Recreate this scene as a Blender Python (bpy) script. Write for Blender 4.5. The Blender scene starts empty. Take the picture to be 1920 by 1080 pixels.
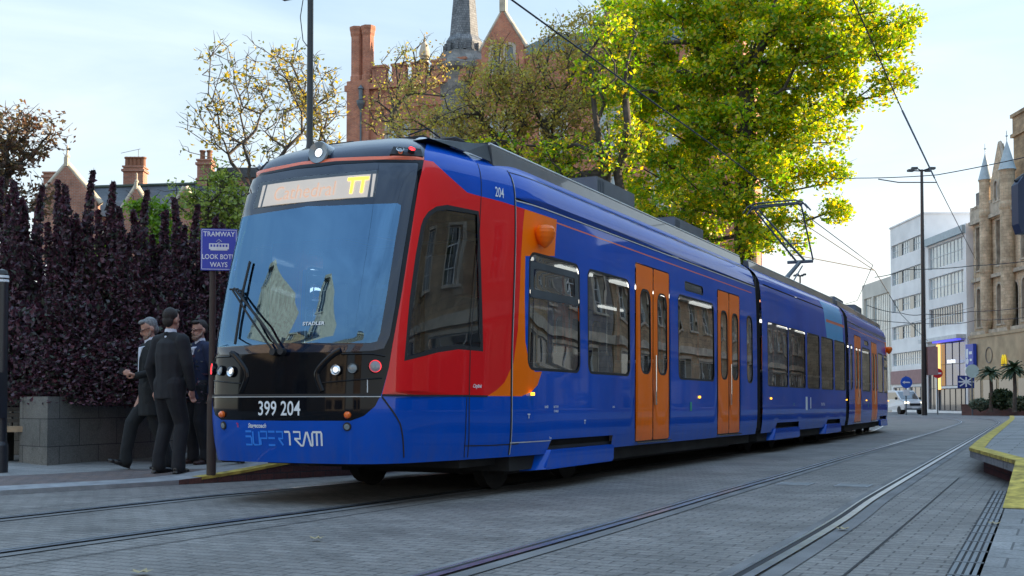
import bpy, bmesh, math, random
import numpy as np
from mathutils import Vector, Matrix, noise
from mathutils.bvhtree import BVHTree
from mathutils.geometry import delaunay_2d_cdt
PI = math.pi
SC = bpy.context.scene
COL = SC.collection
random.seed(7)
RNG = np.random.default_rng(7)

# ------------------------------------------------------------------ camera
FPX = 2140.0
TH = math.atan(1040 / 2140)
PIT = math.radians(1.75)
CAM = Vector((0, 0, 0.85))
cd = bpy.data.cameras.new('camera')
cd.sensor_width = 36
cd.lens = FPX / 1920 * 36
cd.shift_y = (692 - 540) / 1920
cd.clip_end = 3000
cam = bpy.data.objects.new('camera', cd)
COL.objects.link(cam)
cam.location = CAM
cam.rotation_euler = (PI / 2 + PIT, 0, TH)
SC.camera = cam

# ------------------------------------------------------------------ light
SUN_EL = math.radians(13)
SUN_AZ = math.radians(52)          # clockwise from +Y
W = bpy.data.worlds.new('World')
SC.world = W
W.use_nodes = True
nt = W.node_tree
bg = nt.nodes['Background']
sky = nt.nodes.new('ShaderNodeTexSky')
sky.sky_type = 'NISHITA'
sky.sun_disc = False
sky.sun_elevation = SUN_EL
sky.sun_rotation = SUN_AZ
sky.air_density = 1.0
sky.dust_density = 0.7
sky.ozone_density = 2.2
bg.inputs['Strength'].default_value = 0.105
# thin high cloud, and a sky tint brightened at the zenith for fill light
tc = nt.nodes.new('ShaderNodeTexCoord')
mp = nt.nodes.new('ShaderNodeMapping')
mp.inputs['Scale'].default_value = (1.3, 1.3, 6.0)
mp.inputs['Rotation'].default_value = (0.25, 0.1, 0.4)
no = nt.nodes.new('ShaderNodeTexNoise')
no.inputs['Scale'].default_value = 2.2
no.inputs['Detail'].default_value = 6
no.inputs['Roughness'].default_value = 0.55
no.inputs['Distortion'].default_value = 0.5
rp = nt.nodes.new('ShaderNodeValToRGB')
rp.color_ramp.elements[0].position = 0.35
rp.color_ramp.elements[0].color = (0.42, 0.42, 0.42, 1)
rp.color_ramp.elements[1].position = 0.8
rp.color_ramp.elements[1].color = (0.8, 0.8, 0.8, 1)
mx = nt.nodes.new('ShaderNodeMixRGB')
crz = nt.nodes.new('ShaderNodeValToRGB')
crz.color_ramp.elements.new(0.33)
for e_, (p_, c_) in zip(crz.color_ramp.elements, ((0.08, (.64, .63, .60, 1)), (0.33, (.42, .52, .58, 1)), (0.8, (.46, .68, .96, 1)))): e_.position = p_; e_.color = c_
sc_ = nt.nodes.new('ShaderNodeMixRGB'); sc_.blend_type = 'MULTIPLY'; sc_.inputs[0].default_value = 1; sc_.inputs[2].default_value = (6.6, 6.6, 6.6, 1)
nt.links.new(tc.outputs['Generated'], mp.inputs[0])
nt.links.new(mp.outputs[0], no.inputs['Vector'])
nt.links.new(no.outputs[0], rp.inputs[0])
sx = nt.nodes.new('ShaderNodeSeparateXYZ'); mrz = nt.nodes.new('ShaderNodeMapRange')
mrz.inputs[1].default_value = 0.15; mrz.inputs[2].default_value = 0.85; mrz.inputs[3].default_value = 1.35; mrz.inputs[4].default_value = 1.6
mlt = nt.nodes.new('ShaderNodeMath'); mlt.operation = 'MULTIPLY'
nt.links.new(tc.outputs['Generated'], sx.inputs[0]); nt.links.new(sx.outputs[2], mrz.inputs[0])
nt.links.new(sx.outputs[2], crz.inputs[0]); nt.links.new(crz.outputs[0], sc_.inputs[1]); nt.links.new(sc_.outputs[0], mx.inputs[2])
mlt.use_clamp = True
nt.links.new(rp.outputs[0], mlt.inputs[0]); nt.links.new(mrz.outputs[0], mlt.inputs[1])
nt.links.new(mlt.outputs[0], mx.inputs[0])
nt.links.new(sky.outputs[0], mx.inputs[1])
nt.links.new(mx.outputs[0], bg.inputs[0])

ld = bpy.data.lights.new('sun', 'SUN')
ld.energy = 5.0
ld.angle = math.radians(0.5)
ld.color = (1.0, 0.80, 0.56)
sun = bpy.data.objects.new('sun', ld)
COL.objects.link(sun)
SUND = Vector((math.sin(SUN_AZ) * math.cos(SUN_EL), math.cos(SUN_AZ) * math.cos(SUN_EL), math.sin(SUN_EL)))
sun.rotation_euler = SUND.to_track_quat('Z', 'Y').to_euler()

SC.view_settings.view_transform = 'Standard'
SC.view_settings.look = 'None'
SC.view_settings.exposure = 1.52
SC.view_settings.gamma = 1
SC.render.engine = 'CYCLES'
SC.cycles.max_bounces = 8
SC.cycles.transparent_max_bounces = 12
SC.cycles.caustics_reflective = False
SC.cycles.caustics_refractive = False

# ------------------------------------------------------------------ helpers
FV = Vector((-math.sin(TH) * math.cos(PIT), math.cos(TH) * math.cos(PIT), math.sin(PIT)))
RV = Vector((math.cos(TH), math.sin(TH), 0))
UV_ = RV.cross(FV)

def ray(px, py):
    return FV + RV * ((px - 960) / FPX) + UV_ * ((692 - py) / FPX)

def on_z(px, py, z):
    d = ray(px, py)
    return CAM + d * ((z - CAM.z) / d.z)

def at(px, py, dep):
    d = ray(px, py)
    return CAM + d * (dep / (d.x * -math.sin(TH) + d.y * math.cos(TH)))

def tag(o, label=None, cat=None, group=None, kind=None):
    if label: o['label'] = label
    if cat: o['category'] = cat
    if group: o['group'] = group
    if kind: o['kind'] = kind
    return o

def empty(name, loc=(0, 0, 0), rz=0, parent=None):
    o = bpy.data.objects.new(name, None)
    COL.objects.link(o)
    o.empty_display_size = 0.2
    o.location = loc
    o.rotation_euler = (0, 0, rz)
    o.parent = parent
    return o

def copy_tree(o, parent=None):
    c = o.copy()
    COL.objects.link(c)
    c.parent = parent
    for ch in list(o.children):
        copy_tree(ch, c)
    return c

def mesh(name, verts, faces, mats, parent=None, mi=None, smooth=False, loc=None, rz=0):
    me = bpy.data.meshes.new(name)
    me.from_pydata([tuple(v) for v in verts], [], faces)
    for m in (mats if isinstance(mats, (list, tuple)) else [mats]):
        me.materials.append(m)
    if mi is not None:
        me.polygons.foreach_set('material_index', mi)
    if smooth:
        me.polygons.foreach_set('use_smooth', [True] * len(me.polygons))
    me.update()
    o = bpy.data.objects.new(name, me)
    COL.objects.link(o)
    o.parent = parent
    if loc is not None: o.location = loc
    if rz: o.rotation_euler = (0, 0, rz)
    return o

def frame_of(d):
    d = Vector(d).normalized()
    a = Vector((0, 0, 1)) if abs(d.z) < 0.9 else Vector((1, 0, 0))
    u = d.cross(a).normalized()
    return u, d.cross(u).normalized()

class MB:
    """collects shapes and links them as one mesh object"""
    def __init__(s):
        s.v = []; s.f = []; s.m = []; s.sm = []
    def add(s, vs, fs, m=0, smooth=False):
        b = len(s.v)
        s.v += [tuple(v) for v in vs]
        s.f += [tuple(i + b for i in f) for f in fs]
        s.m += [m] * len(fs); s.sm += [smooth] * len(fs)
        return s
    def box(s, c, d, rz=0, m=0, ax=None):
        c = Vector(c); hx, hy, hz = d[0] / 2, d[1] / 2, d[2] / 2
        R = Matrix.Rotation(rz, 3, 'Z') if ax is None else ax
        vs = [c + R @ Vector((x * hx, y * hy, z * hz)) for z in (-1, 1) for y in (-1, 1) for x in (-1, 1)]
        return s.add(vs, [(0, 2, 3, 1), (4, 5, 7, 6), (0, 1, 5, 4), (2, 6, 7, 3), (0, 4, 6, 2), (1, 3, 7, 5)], m)
    def bbox(s, a, b, m=0):
        return s.box([(a[i] + b[i]) / 2 for i in range(3)], [abs(b[i] - a[i]) for i in range(3)], 0, m)
    def tube(s, pts, r, n=8, m=0, cap=True, smooth=True, sq=1.0):
        pts = [Vector(p) for p in pts]
        rs = r if isinstance(r, (list, tuple)) else [r] * len(pts)
        rings = []
        u = None
        for i, p in enumerate(pts):
            d = (pts[min(i + 1, len(pts) - 1)] - pts[max(i - 1, 0)])
            if d.length < 1e-9: d = Vector((0, 0, 1))
            d.normalize()
            if u is None:
                u, w = frame_of(d)
            else:
                u = (u - d * u.dot(d))
                if u.length < 1e-6: u, w = frame_of(d)
                u.normalize(); w = d.cross(u)
            rings.append([p + (u * math.cos(a) + w * sq * math.sin(a)) * rs[i] for a in [2 * PI * k / n for k in range(n)]])
        vs = [v for rg in rings for v in rg]
        fs = []
        for i in range(len(pts) - 1):
            for k in range(n):
                k2 = (k + 1) % n
                fs.append((i * n + k, i * n + k2, (i + 1) * n + k2, (i + 1) * n + k))
        s.add(vs, fs, m, smooth)
        if cap:
            s.add(rings[0], [tuple(range(n))[::-1]], m); s.add(rings[-1], [tuple(range(n))], m)
        return s
    def lathe(s, prof, c, axis=(0, 0, 1), n=16, m=0, smooth=True, ms=None):
        """prof: (radius, height) pairs along axis"""
        ax = Vector(axis).normalized(); u, w = frame_of(ax); c = Vector(c)
        vs = []
        for r, h in prof:
            vs += [c + ax * h + (u * math.cos(2 * PI * k / n) + w * math.sin(2 * PI * k / n)) * r for k in range(n)]
        for i in range(len(prof) - 1):
            b = len(s.v)
            s.add(vs[i * n:(i + 2) * n], [(k, (k + 1) % n, n + (k + 1) % n, n + k) for k in range(n)], ms[i] if ms else m, smooth)
        return s
    def prism(s, poly, z0, z1, m=0, mt=None):
        """poly of (x, y), counter-clockwise"""
        n = len(poly)
        vs = [(p[0], p[1], z0) for p in poly] + [(p[0], p[1], z1) for p in poly]
        s.add(vs, [(k, (k + 1) % n, n + (k + 1) % n, n + k) for k in range(n)] + [tuple(range(n))[::-1]], m)
        return s.add(vs[n:], [tuple(range(n))], m if mt is None else mt)
    def build(s, name, mats, parent=None, loc=None, rz=0):
        o = mesh(name, s.v, s.f, mats, parent, s.m, False, loc, rz)
        if any(s.sm): o.data.polygons.foreach_set('use_smooth', s.sm)
        return o

# ------------------------------------------------------------------ materials
def ramp(n, els, interp='LINEAR'):
    r = n.new('ShaderNodeValToRGB')
    r.color_ramp.interpolation = interp
    while len(r.color_ramp.elements) < len(els): r.color_ramp.elements.new(0.5)
    for e, (p, c) in zip(r.color_ramp.elements, els):
        e.position = p
        e.color = (*c, 1) if len(c) == 3 else c
    return r

def mat(name, col, rough=0.6, metal=0, var=0.12, vs=3.0, bump=0.0, bs=40.0, coat=0, spec=0.5, rvar=0.0):
    m = bpy.data.materials.new(name)
    m.use_nodes = True
    n = m.node_tree.nodes; l = m.node_tree.links
    b = n['Principled BSDF']
    tc = n.new('ShaderNodeTexCoord')
    ns = n.new('ShaderNodeTexNoise'); ns.inputs['Scale'].default_value = vs; ns.inputs['Detail'].default_value = 5
    l.new(tc.outputs['Object'], ns.inputs['Vector'])
    c0 = tuple(max(0, x * (1 - var)) for x in col); c1 = tuple(min(1, x * (1 + var)) for x in col)
    r = ramp(n, [(0.3, c0), (0.7, c1)])
    l.new(ns.outputs[0], r.inputs[0]); l.new(r.outputs[0], b.inputs['Base Color'])
    b.inputs['Roughness'].default_value = rough
    b.inputs['Metallic'].default_value = metal
    b.inputs['Specular IOR Level'].default_value = spec
    b.inputs['Coat Weight'].default_value = coat
    b.inputs['Coat Roughness'].default_value = 0.03
    b.inputs['Coat IOR'].default_value = 1.5
    if rvar:
        mr = n.new('ShaderNodeMapRange'); mr.inputs[3].default_value = max(0, rough - rvar); mr.inputs[4].default_value = rough + rvar
        l.new(ns.outputs[0], mr.inputs[0]); l.new(mr.outputs[0], b.inputs['Roughness'])
    if bump:
        n2 = n.new('ShaderNodeTexNoise'); n2.inputs['Scale'].default_value = bs; n2.inputs['Detail'].default_value = 4
        l.new(tc.outputs['Object'], n2.inputs['Vector'])
        bp = n.new('ShaderNodeBump'); bp.inputs['Strength'].default_value = bump; bp.inputs['Distance'].default_value = 0.02
        l.new(n2.outputs[0], bp.inputs['Height']); l.new(bp.outputs[0], b.inputs['Normal'])
    return m

def emis(name, col, st):
    m = bpy.data.materials.new(name)
    m.use_nodes = True
    b = m.node_tree.nodes['Principled BSDF']
    b.inputs['Base Color'].default_value = (*col, 1)
    b.inputs['Emission Color'].default_value = (*col, 1)
    b.inputs['Emission Strength'].default_value = st
    return m

def glass(name, tint, lo, hi, rough=0.0, bump=0.0, gcol=(0.92, 0.96, 1)):
    """thin window glass: see-through with a mirror coat that strengthens at grazing angles"""
    m = bpy.data.materials.new(name)
    m.use_nodes = True
    n = m.node_tree.nodes; l = m.node_tree.links
    n.remove(n['Principled BSDF'])
    out = n['Material Output']
    tr = n.new('ShaderNodeBsdfTransparent'); tr.inputs[0].default_value = (*tint, 1)
    gl = n.new('ShaderNodeBsdfGlossy'); gl.inputs['Roughness'].default_value = rough
    gl.inputs[0].default_value = (*gcol, 1)
    lw = n.new('ShaderNodeLayerWeight'); lw.inputs[0].default_value = 0.35
    mr = n.new('ShaderNodeMapRange'); mr.inputs[3].default_value = lo; mr.inputs[4].default_value = hi
    l.new(lw.outputs['Fresnel'], mr.inputs[0])
    if bump:
        tc = n.new('ShaderNodeTexCoord')
        n2 = n.new('ShaderNodeTexNoise'); n2.inputs['Scale'].default_value = 1.6
        l.new(tc.outputs['Object'], n2.inputs['Vector'])
        bp = n.new('ShaderNodeBump'); bp.inputs['Strength'].default_value = bump; bp.inputs['Distance'].default_value = 0.02
        l.new(n2.outputs[0], bp.inputs['Height']); l.new(bp.outputs[0], gl.inputs['Normal'])
    ms = n.new('ShaderNodeMixShader')
    l.new(mr.outputs[0], ms.inputs[0]); l.new(tr.outputs[0], ms.inputs[1]); l.new(gl.outputs[0], ms.inputs[2])
    l.new(ms.outputs[0], out.inputs[0])
    return m

def brick(name, c1, c2, mortar, bw=0.225, bh=0.075, ms=0.008, axes='XZ', rough=0.85, bump=0.35, var=0.35, rot=0, offs=0.5):
    """coursed masonry or paving; u follows the horizontal run so walls of any direction work"""
    m = bpy.data.materials.new(name)
    m.use_nodes = True
    n = m.node_tree.nodes; l = m.node_tree.links
    b = n['Principled BSDF']; b.inputs['Roughness'].default_value = rough
    tc = n.new('ShaderNodeTexCoord'); sp = n.new('ShaderNodeSeparateXYZ'); cb = n.new('ShaderNodeCombineXYZ')
    l.new(tc.outputs['Object'], sp.inputs[0])
    if axes == 'XZ':
        ad = n.new('ShaderNodeMath'); l.new(sp.outputs[0], ad.inputs[0]); l.new(sp.outputs[1], ad.inputs[1])
        l.new(ad.outputs[0], cb.inputs[0]); l.new(sp.outputs[2], cb.inputs[1])
        src = cb.outputs[0]
    else:
        mpg = n.new('ShaderNodeMapping'); mpg.inputs['Rotation'].default_value = (0, 0, rot)
        l.new(tc.outputs['Object'], mpg.inputs[0]); src = mpg.outputs[0]
    br = n.new('ShaderNodeTexBrick')
    br.inputs['Scale'].default_value = 1.0
    br.inputs['Brick Width'].default_value = bw; br.inputs['Row Height'].default_value = bh
    br.inputs['Mortar Size'].default_value = ms; br.inputs['Mortar Smooth'].default_value = 0.3
    br.inputs['Color1'].default_value = (*c1, 1); br.inputs['Color2'].default_value = (*c2, 1)
    br.inputs['Mortar'].default_value = (*mortar, 1)
    br.offset = offs
    l.new(src, br.inputs['Vector'])
    ns = n.new('ShaderNodeTexNoise'); ns.inputs['Scale'].default_value = 0.9; ns.inputs['Detail'].default_value = 8; ns.inputs['Roughness'].default_value = 0.65
    l.new(tc.outputs['Object'], ns.inputs['Vector'])
    rr = ramp(n, [(0.3, (1 - var,) * 3), (0.7, (1 + var,) * 3)])
    l.new(ns.outputs[0], rr.inputs[0])
    mm = n.new('ShaderNodeMixRGB'); mm.blend_type = 'MULTIPLY'; mm.inputs[0].default_value = 1
    l.new(br.outputs['Color'], mm.inputs[1]); l.new(rr.outputs[0], mm.inputs[2])
    n3 = n.new('ShaderNodeTexNoise'); n3.inputs['Scale'].default_value = 60; n3.inputs['Detail'].default_value = 3
    l.new(tc.outputs['Object'], n3.inputs['Vector'])
    r3 = ramp(n, [(0.25, (0.7,) * 3), (0.75, (1.3,) * 3)])
    l.new(n3.outputs[0], r3.inputs[0])
    m3 = n.new('ShaderNodeMixRGB'); m3.blend_type = 'MULTIPLY'; m3.inputs[0].default_value = 1
    l.new(mm.outputs[0], m3.inputs[1]); l.new(r3.outputs[0], m3.inputs[2])
    n4 = n.new('ShaderNodeTexNoise'); n4.inputs['Scale'].default_value = 2.3; n4.inputs['Detail'].default_value = 10; n4.inputs['Roughness'].default_value = .75; n4.inputs['Distortion'].default_value = 1.2
    l.new(tc.outputs['Object'], n4.inputs['Vector'])
    r4 = ramp(n, [(0.30, (.55,) * 3), (0.46, (1.0,) * 3), (.62, (1.0,) * 3), (.78, (1.3,) * 3)])
    l.new(n4.outputs[0], r4.inputs[0])
    m4 = n.new('ShaderNodeMixRGB'); m4.blend_type = 'MULTIPLY'; m4.inputs[0].default_value = 1
    l.new(m3.outputs[0], m4.inputs[1]); l.new(r4.outputs[0], m4.inputs[2])
    l.new(m4.outputs[0], b.inputs['Base Color'])
    hs = n.new('ShaderNodeMath'); hs.operation = 'MULTIPLY'; hs.inputs[1].default_value = -1
    l.new(br.outputs['Fac'], hs.inputs[0])
    hs2 = n.new('ShaderNodeMath'); hs2.operation = 'MULTIPLY_ADD'; hs2.inputs[1].default_value = 0.5
    l.new(n3.outputs[0], hs2.inputs[0]); l.new(hs.outputs[0], hs2.inputs[2])
    bp = n.new('ShaderNodeBump'); bp.inputs['Strength'].default_value = bump; bp.inputs['Distance'].default_value = 0.006
    l.new(hs2.outputs[0], bp.inputs['Height']); l.new(bp.outputs[0], b.inputs['Normal'])
    return m

M = {}
M['blue'] = mat('blue_paint', (0.0, 0.072, 0.46), 0.5, var=0.12, vs=1.2, coat=0.6, spec=.05)
def grime(m, top=.75, amt=.26):
    n = m.node_tree.nodes; l = m.node_tree.links; b = n['Principled BSDF']
    src = b.inputs['Base Color'].links[0].from_socket
    tc = n.new('ShaderNodeTexCoord'); sp = n.new('ShaderNodeSeparateXYZ'); l.new(tc.outputs['Object'], sp.inputs[0])
    mr = n.new('ShaderNodeMapRange'); mr.inputs[1].default_value = .36; mr.inputs[2].default_value = top; mr.inputs[3].default_value = 1; mr.inputs[4].default_value = 0; l.new(sp.outputs[2], mr.inputs[0])
    mp_ = n.new('ShaderNodeMapping'); mp_.inputs['Scale'].default_value = (3, 3, .8); l.new(tc.outputs['Object'], mp_.inputs[0])
    ns = n.new('ShaderNodeTexNoise'); ns.inputs['Scale'].default_value = 3.5; ns.inputs['Detail'].default_value = 8; ns.inputs['Roughness'].default_value = .7; l.new(mp_.outputs[0], ns.inputs['Vector'])
    rr = ramp(n, [(.42, (0, 0, 0)), (.75, (1, 1, 1))]); l.new(ns.outputs[0], rr.inputs[0])
    ad = n.new('ShaderNodeMath'); ad.operation = 'ADD'; ad.inputs[1].default_value = .06; l.new(mr.outputs[0], ad.inputs[0])
    mu = n.new('ShaderNodeMath'); mu.operation = 'MULTIPLY'; l.new(ad.outputs[0], mu.inputs[0]); l.new(rr.outputs[0], mu.inputs[1])
    m2 = n.new('ShaderNodeMath'); m2.operation = 'MULTIPLY'; m2.inputs[1].default_value = amt; l.new(mu.outputs[0], m2.inputs[0])
    mx = n.new('ShaderNodeMixRGB'); mx.inputs[2].default_value = (.10, .095, .085, 1); l.new(m2.outputs[0], mx.inputs[0]); l.new(src, mx.inputs[1]); l.new(mx.outputs[0], b.inputs['Base Color'])
grime(M['blue'])
M['red'] = mat('red_paint', (0.72, 0.006, 0.010), 0.45, var=0.06, vs=1.2, coat=0.7, spec=.2)
M['orange'] = mat('orange_paint', (0.95, 0.17, 0.002), 0.45, var=0.08, vs=1.2, coat=0.4, spec=.1)
grime(M['orange'], 1.0, .3)
M['cyan'] = mat('light_blue_film', (0.01, 0.36, 0.75), 0.4, var=0.05, coat=0.4)
M['stripe'] = mat('orange_red_stripe', (0.75, 0.13, 0.04), 0.4, var=0.05, coat=0.4)
M['black'] = mat('gloss_black_panel', (0.003, 0.004, 0.007), 0.06, var=0.3, coat=0.0, spec=.24)
M['navy'] = mat('navy_roof_cap', (0.004, 0.009, 0.030), 0.22, var=0.2, coat=.25, spec=.3)
M['rubber'] = mat('black_rubber', (0.012, 0.012, 0.014), 0.7, var=0.2)
M['dark'] = mat('dark_underframe', (0.012, 0.012, 0.013), 0.9, var=0.5)
M['grille'] = mat('dark_grey_roof_panel', (0.045, 0.055, 0.065), 0.5, var=0.3)
M['roofgrey'] = mat('pale_grey_roof_fairing', (0.50, 0.52, 0.54), 0.25, var=0.1, coat=0.5)
M['greybox'] = mat('grey_roof_box', (0.10, 0.12, 0.14), 0.5, var=0.2)
M['white'] = mat('white_lettering', (0.72, 0.76, 0.80), 0.5, var=0.05)
M['sky_letter'] = mat('light_blue_lettering', (0.02, 0.22, 0.80), 0.5, var=0.05)
M['lens_amber'] = mat('amber_lens', (0.8, 0.14, 0.01), 0.15, var=0.05, coat=1)
M['chrome'] = mat('chrome', (0.75, 0.77, 0.8), 0.12, 1, var=0.05)
M['lens_red'] = mat('red_lens', (0.65, 0.02, 0.02), 0.15, var=0.1, coat=1)
M['greylens'] = mat('grey_lens', (0.18, 0.22, 0.25), 0.2, var=0.1, coat=1)
M['em_white'] = emis('lit_white_lamp', (0.85, 0.93, 1.0), 0.38)
M['em_red'] = emis('lit_red_lamp', (1.0, 0.04, 0.05), 0.7)
M['em_amber'] = emis('lit_amber_marker', (1.0, 0.40, 0.02), 1.3)
M['em_strip'] = emis('interior_light_strip', (1.0, 0.93, 0.82), 1.1)
M['wglass'] = glass('windscreen_glass', (0.26, 0.40, 0.55), 0.22, 0.95, gcol=(0.34, 0.64, 1.0))
M['cglass'] = glass('cab_side_glass', (0.40, 0.44, 0.47), 0.14, 0.9)
M['dglass'] = glass('display_glass', (0.85, 0.88, 0.9), 0.05, 0.9)
M['frit'] = mat('dark_blue_screen_border', (0.004, 0.012, 0.035), 0.05, var=0.1, spec=.7)
M['sglass'] = glass('tinted_side_glass', (0.30, 0.34, 0.37), 0.36, 0.95, bump=0.05)
M['int_grey'] = mat('interior_pale_panel', (0.50, 0.53, 0.56), 0.6)
M['int_dark'] = mat('interior_dark', (0.03, 0.035, 0.045), 0.7)
M['seat'] = mat('blue_moquette', (0.03, 0.06, 0.16), 0.9, var=0.4, vs=30)
M['steel'] = mat('polished_rail_steel', (0.42, 0.47, 0.54), 0.28, 0.9, var=0.2, vs=8)
M['groove'] = mat('rail_groove', (0.012, 0.013, 0.016), 0.8)
M['whitepaint'] = mat('white_painted_metal', (0.6, 0.62, 0.63), 0.5)
M['blackpole'] = mat('black_painted_steel', (0.012, 0.014, 0.018), 0.45, var=0.3, coat=0.2)

# ================================================================== the tram
XC, T0 = -5.895, 7.70
HW = 1.325
def pchip(xs, ys):
    xs = np.array(xs, float); ys = np.array(ys, float)
    h = np.diff(xs); d = np.diff(ys) / h
    mtan = np.zeros(len(xs)); mtan[0] = d[0]; mtan[-1] = d[-1]
    for i in range(1, len(xs) - 1):
        if d[i - 1] * d[i] > 0:
            w1 = 2 * h[i] + h[i - 1]; w2 = h[i] + 2 * h[i - 1]
            mtan[i] = (w1 + w2) / (w1 / d[i - 1] + w2 / d[i])
    def f(x):
        x = min(max(x, xs[0]), xs[-1])
        i = int(min(max(np.searchsorted(xs, x) - 1, 0), len(xs) - 2))
        t = (x - xs[i]) / h[i]
        return (ys[i] * (1 + 2 * t) * (1 - t) ** 2 + h[i] * mtan[i] * t * (1 - t) ** 2 + ys[i + 1] * t * t * (3 - 2 * t) + h[i] * mtan[i + 1] * t * t * (t - 1))
    return f

PROF = [(.36, 1.285, .36, .05), (.55, 1.315, .55, .02), (.80, 1.325, .80, .0), (1.05, 1.325, 1.05, .01), (1.30, 1.325, 1.30, .03),
        (1.8, 1.325, 1.8, .14), (2.3, 1.318, 2.3, .29), (2.72, 1.298, 2.72, .42), (2.84, 1.285, 2.84, .46), (2.95, 1.258, 2.95, .505), (3.06, 1.205, 3.045, .57),
        (3.18, 1.13, 3.12, .67), (3.32, 1.02, 3.195, .84), (3.6, .78, 3.295, 1.18), (3.95, .44, 3.365, 1.6), (4.4, 0.001, 3.38, 2.0)]
fW = pchip([p[0] for p in PROF], [p[1] for p in PROF])
fZ = pchip([p[0] for p in PROF], [p[2] for p in PROF])
fN = pchip([p[0] for p in PROF], [p[3] for p in PROF])
VMAX = 4.4
# plan curve of the nose (half)
PLAN = [(0, 0), (.35, .012), (.62, .05), (.78, .11), (.90, .22), (.985, .38), (1.06, .65), (1.14, 1.05), (1.22, 1.5), (1.30, 2.05), (1.322, 2.4), (1.325, 2.8)]
CARL = 10.92            # nose to rear end
def _plan():
    pts = [Vector((a, b)) for a, b in PLAN]
    ext = [Vector((-pts[1].x, pts[1].y))] + pts + [Vector((1.325, 3.6))]
    out = []
    for i in range(1, len(ext) - 2):
        p0, p1, p2, p3 = ext[i - 1:i + 3]
        for k in range(12):
            t = k / 12
            out.append(0.5 * ((2 * p1) + (-p0 + p2) * t + (2 * p0 - 5 * p1 + 4 * p2 - p3) * t * t + (-p0 + 3 * p1 - 3 * p2 + p3) * t ** 3))
    out.append(Vector((1.325, 2.8)))
    out.append(Vector((1.325, CARL)))
    s = [0]
    for a, b in zip(out, out[1:]): s.append(s[-1] + (b - a).length)
    return np.array(s), np.array([p.x for p in out]), np.array([p.y for p in out])
PS, PX, PT = _plan()
SMAX = PS[-1]
DS = SMAX - CARL        # s = tau + DS on the straight part

def smooth01(x):
    x = min(max(x, 0), 1); return x * x * (3 - 2 * x)

def S_out(s, v, off=0.0):
    """outer car surface, local coordinates, s signed"""
    def base(s, v):
        a = abs(s)
        x = np.interp(a, PS, PX); t = np.interp(a, PS, PT)
        w = fW(v) / HW
        bl = 1 - smooth01(t / 2.9)
        return Vector((math.copysign(x * w, s), t + fN(v) * bl, fZ(v)))
    p = base(s, v)
    if off or off is None:
        e = 0.02
        du = base(s + e, v) - base(s - e, v); dv = base(s, min(v + e, VMAX)) - base(s, max(v - e, .36))
        n = du.cross(dv)
        n = n.normalized() if n.length > 1e-9 else Vector((0, 0, 1))
        if off is None: return n
        p = p + n * off
    return p

def S_mid(s, v, off=0.0):
    """middle car side: s in 0..L on +x side"""
    w = fW(v); p = Vector((w, s, fZ(v)))
    if off or off is None:
        e = 0.02
        n = Vector((fZ(min(v + e, VMAX)) - fZ(max(v - e, .36)), 0, -(fW(min(v + e, VMAX)) - fW(max(v - e, .36)))))
        n.normalize()
        if off is None: return n
        p = p + n * off
    return p

# ray tracing of outlines on to the real surface of the front car
_sg = np.concatenate([-np.arange(0.04, 5, .04)[::-1], [0], np.arange(0.04, 5, .04), np.arange(5, SMAX, .4), [SMAX]])
_vg = np.arange(.36, VMAX - .05, .04)
_gv = [S_out(float(s), float(v)) + Vector((XC, T0, 0)) for s in _sg for v in _vg]
_nv = len(_vg)
_gf = []
for i in range(len(_sg) - 1):
    for j in range(_nv - 1):
        a = i * _nv + j; _gf.append((a, a + _nv, a + _nv + 1)); _gf.append((a, a + _nv + 1, a + 1))
_bvh = BVHTree.FromPolygons(_gv, _gf)
def tr(px, py):
    d = ray(px, py)
    loc, nor, idx, dist = _bvh.ray_cast(CAM, d)
    if loc is None:
        # nearest approach
        best = None
        for k in np.linspace(8, 14, 120):
            l2, n2, i2, d2 = _bvh.find_nearest(CAM + d * k)
            if best is None or d2 < best[3]: best = (l2, n2, i2, d2)
        loc, nor, idx, dist = best
    f = _gf[idx]
    a, b, c = [_gv[i] for i in f]
    v0, v1, v2 = b - a, c - a, loc - a
    d00, d01, d11, d20, d21 = v0.dot(v0), v0.dot(v1), v1.dot(v1), v2.dot(v0), v2.dot(v1)
    den = d00 * d11 - d01 * d01
    y = (d11 * d20 - d01 * d21) / den; z = (d00 * d21 - d01 * d20) / den; x = 1 - y - z
    sv = [(float(_sg[i // _nv]), float(_vg[i % _nv])) for i in f]
    return (x * sv[0][0] + y * sv[1][0] + z * sv[2][0], x * sv[0][1] + y * sv[1][1] + z * sv[2][1])
def trp(pts): return [tr(*p) for p in pts]

def smooth_poly(pts, k=2, closed=True):
    for _ in range(k):
        q = []
        n = len(pts)
        rng = range(n if closed else n - 1)
        if not closed: q.append(pts[0])
        for i in rng:
            a, b = pts[i], pts[(i + 1) % n]
            q.append((a[0] * .75 + b[0] * .25, a[1] * .75 + b[1] * .25)); q.append((a[0] * .25 + b[0] * .75, a[1] * .25 + b[1] * .75))
        if not closed: q.append(pts[-1])
        pts = q
    return pts

def rrect(s0, s1, v0, v1, r=.07, n=4):
    pts = []
    for cx, cy, a0 in ((s1 - r, v1 - r, 0), (s0 + r, v1 - r, 90), (s0 + r, v0 + r, 180), (s1 - r, v0 + r, 270)):
        for k in range(n + 1):
            a = math.radians(a0 + 90 * k / n)
            pts.append((cx + r * math.cos(a), cy + r * math.sin(a)))
    return pts

def inpoly(x, y, P):
    c = False
    j = len(P) - 1
    for i in range(len(P)):
        xi, yi = P[i]; xj, yj = P[j]
        if (yi > y) != (yj > y) and x < (xj - xi) * (y - yi) / (yj - yi) + xi: c = not c
        j = i
    return c

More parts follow.
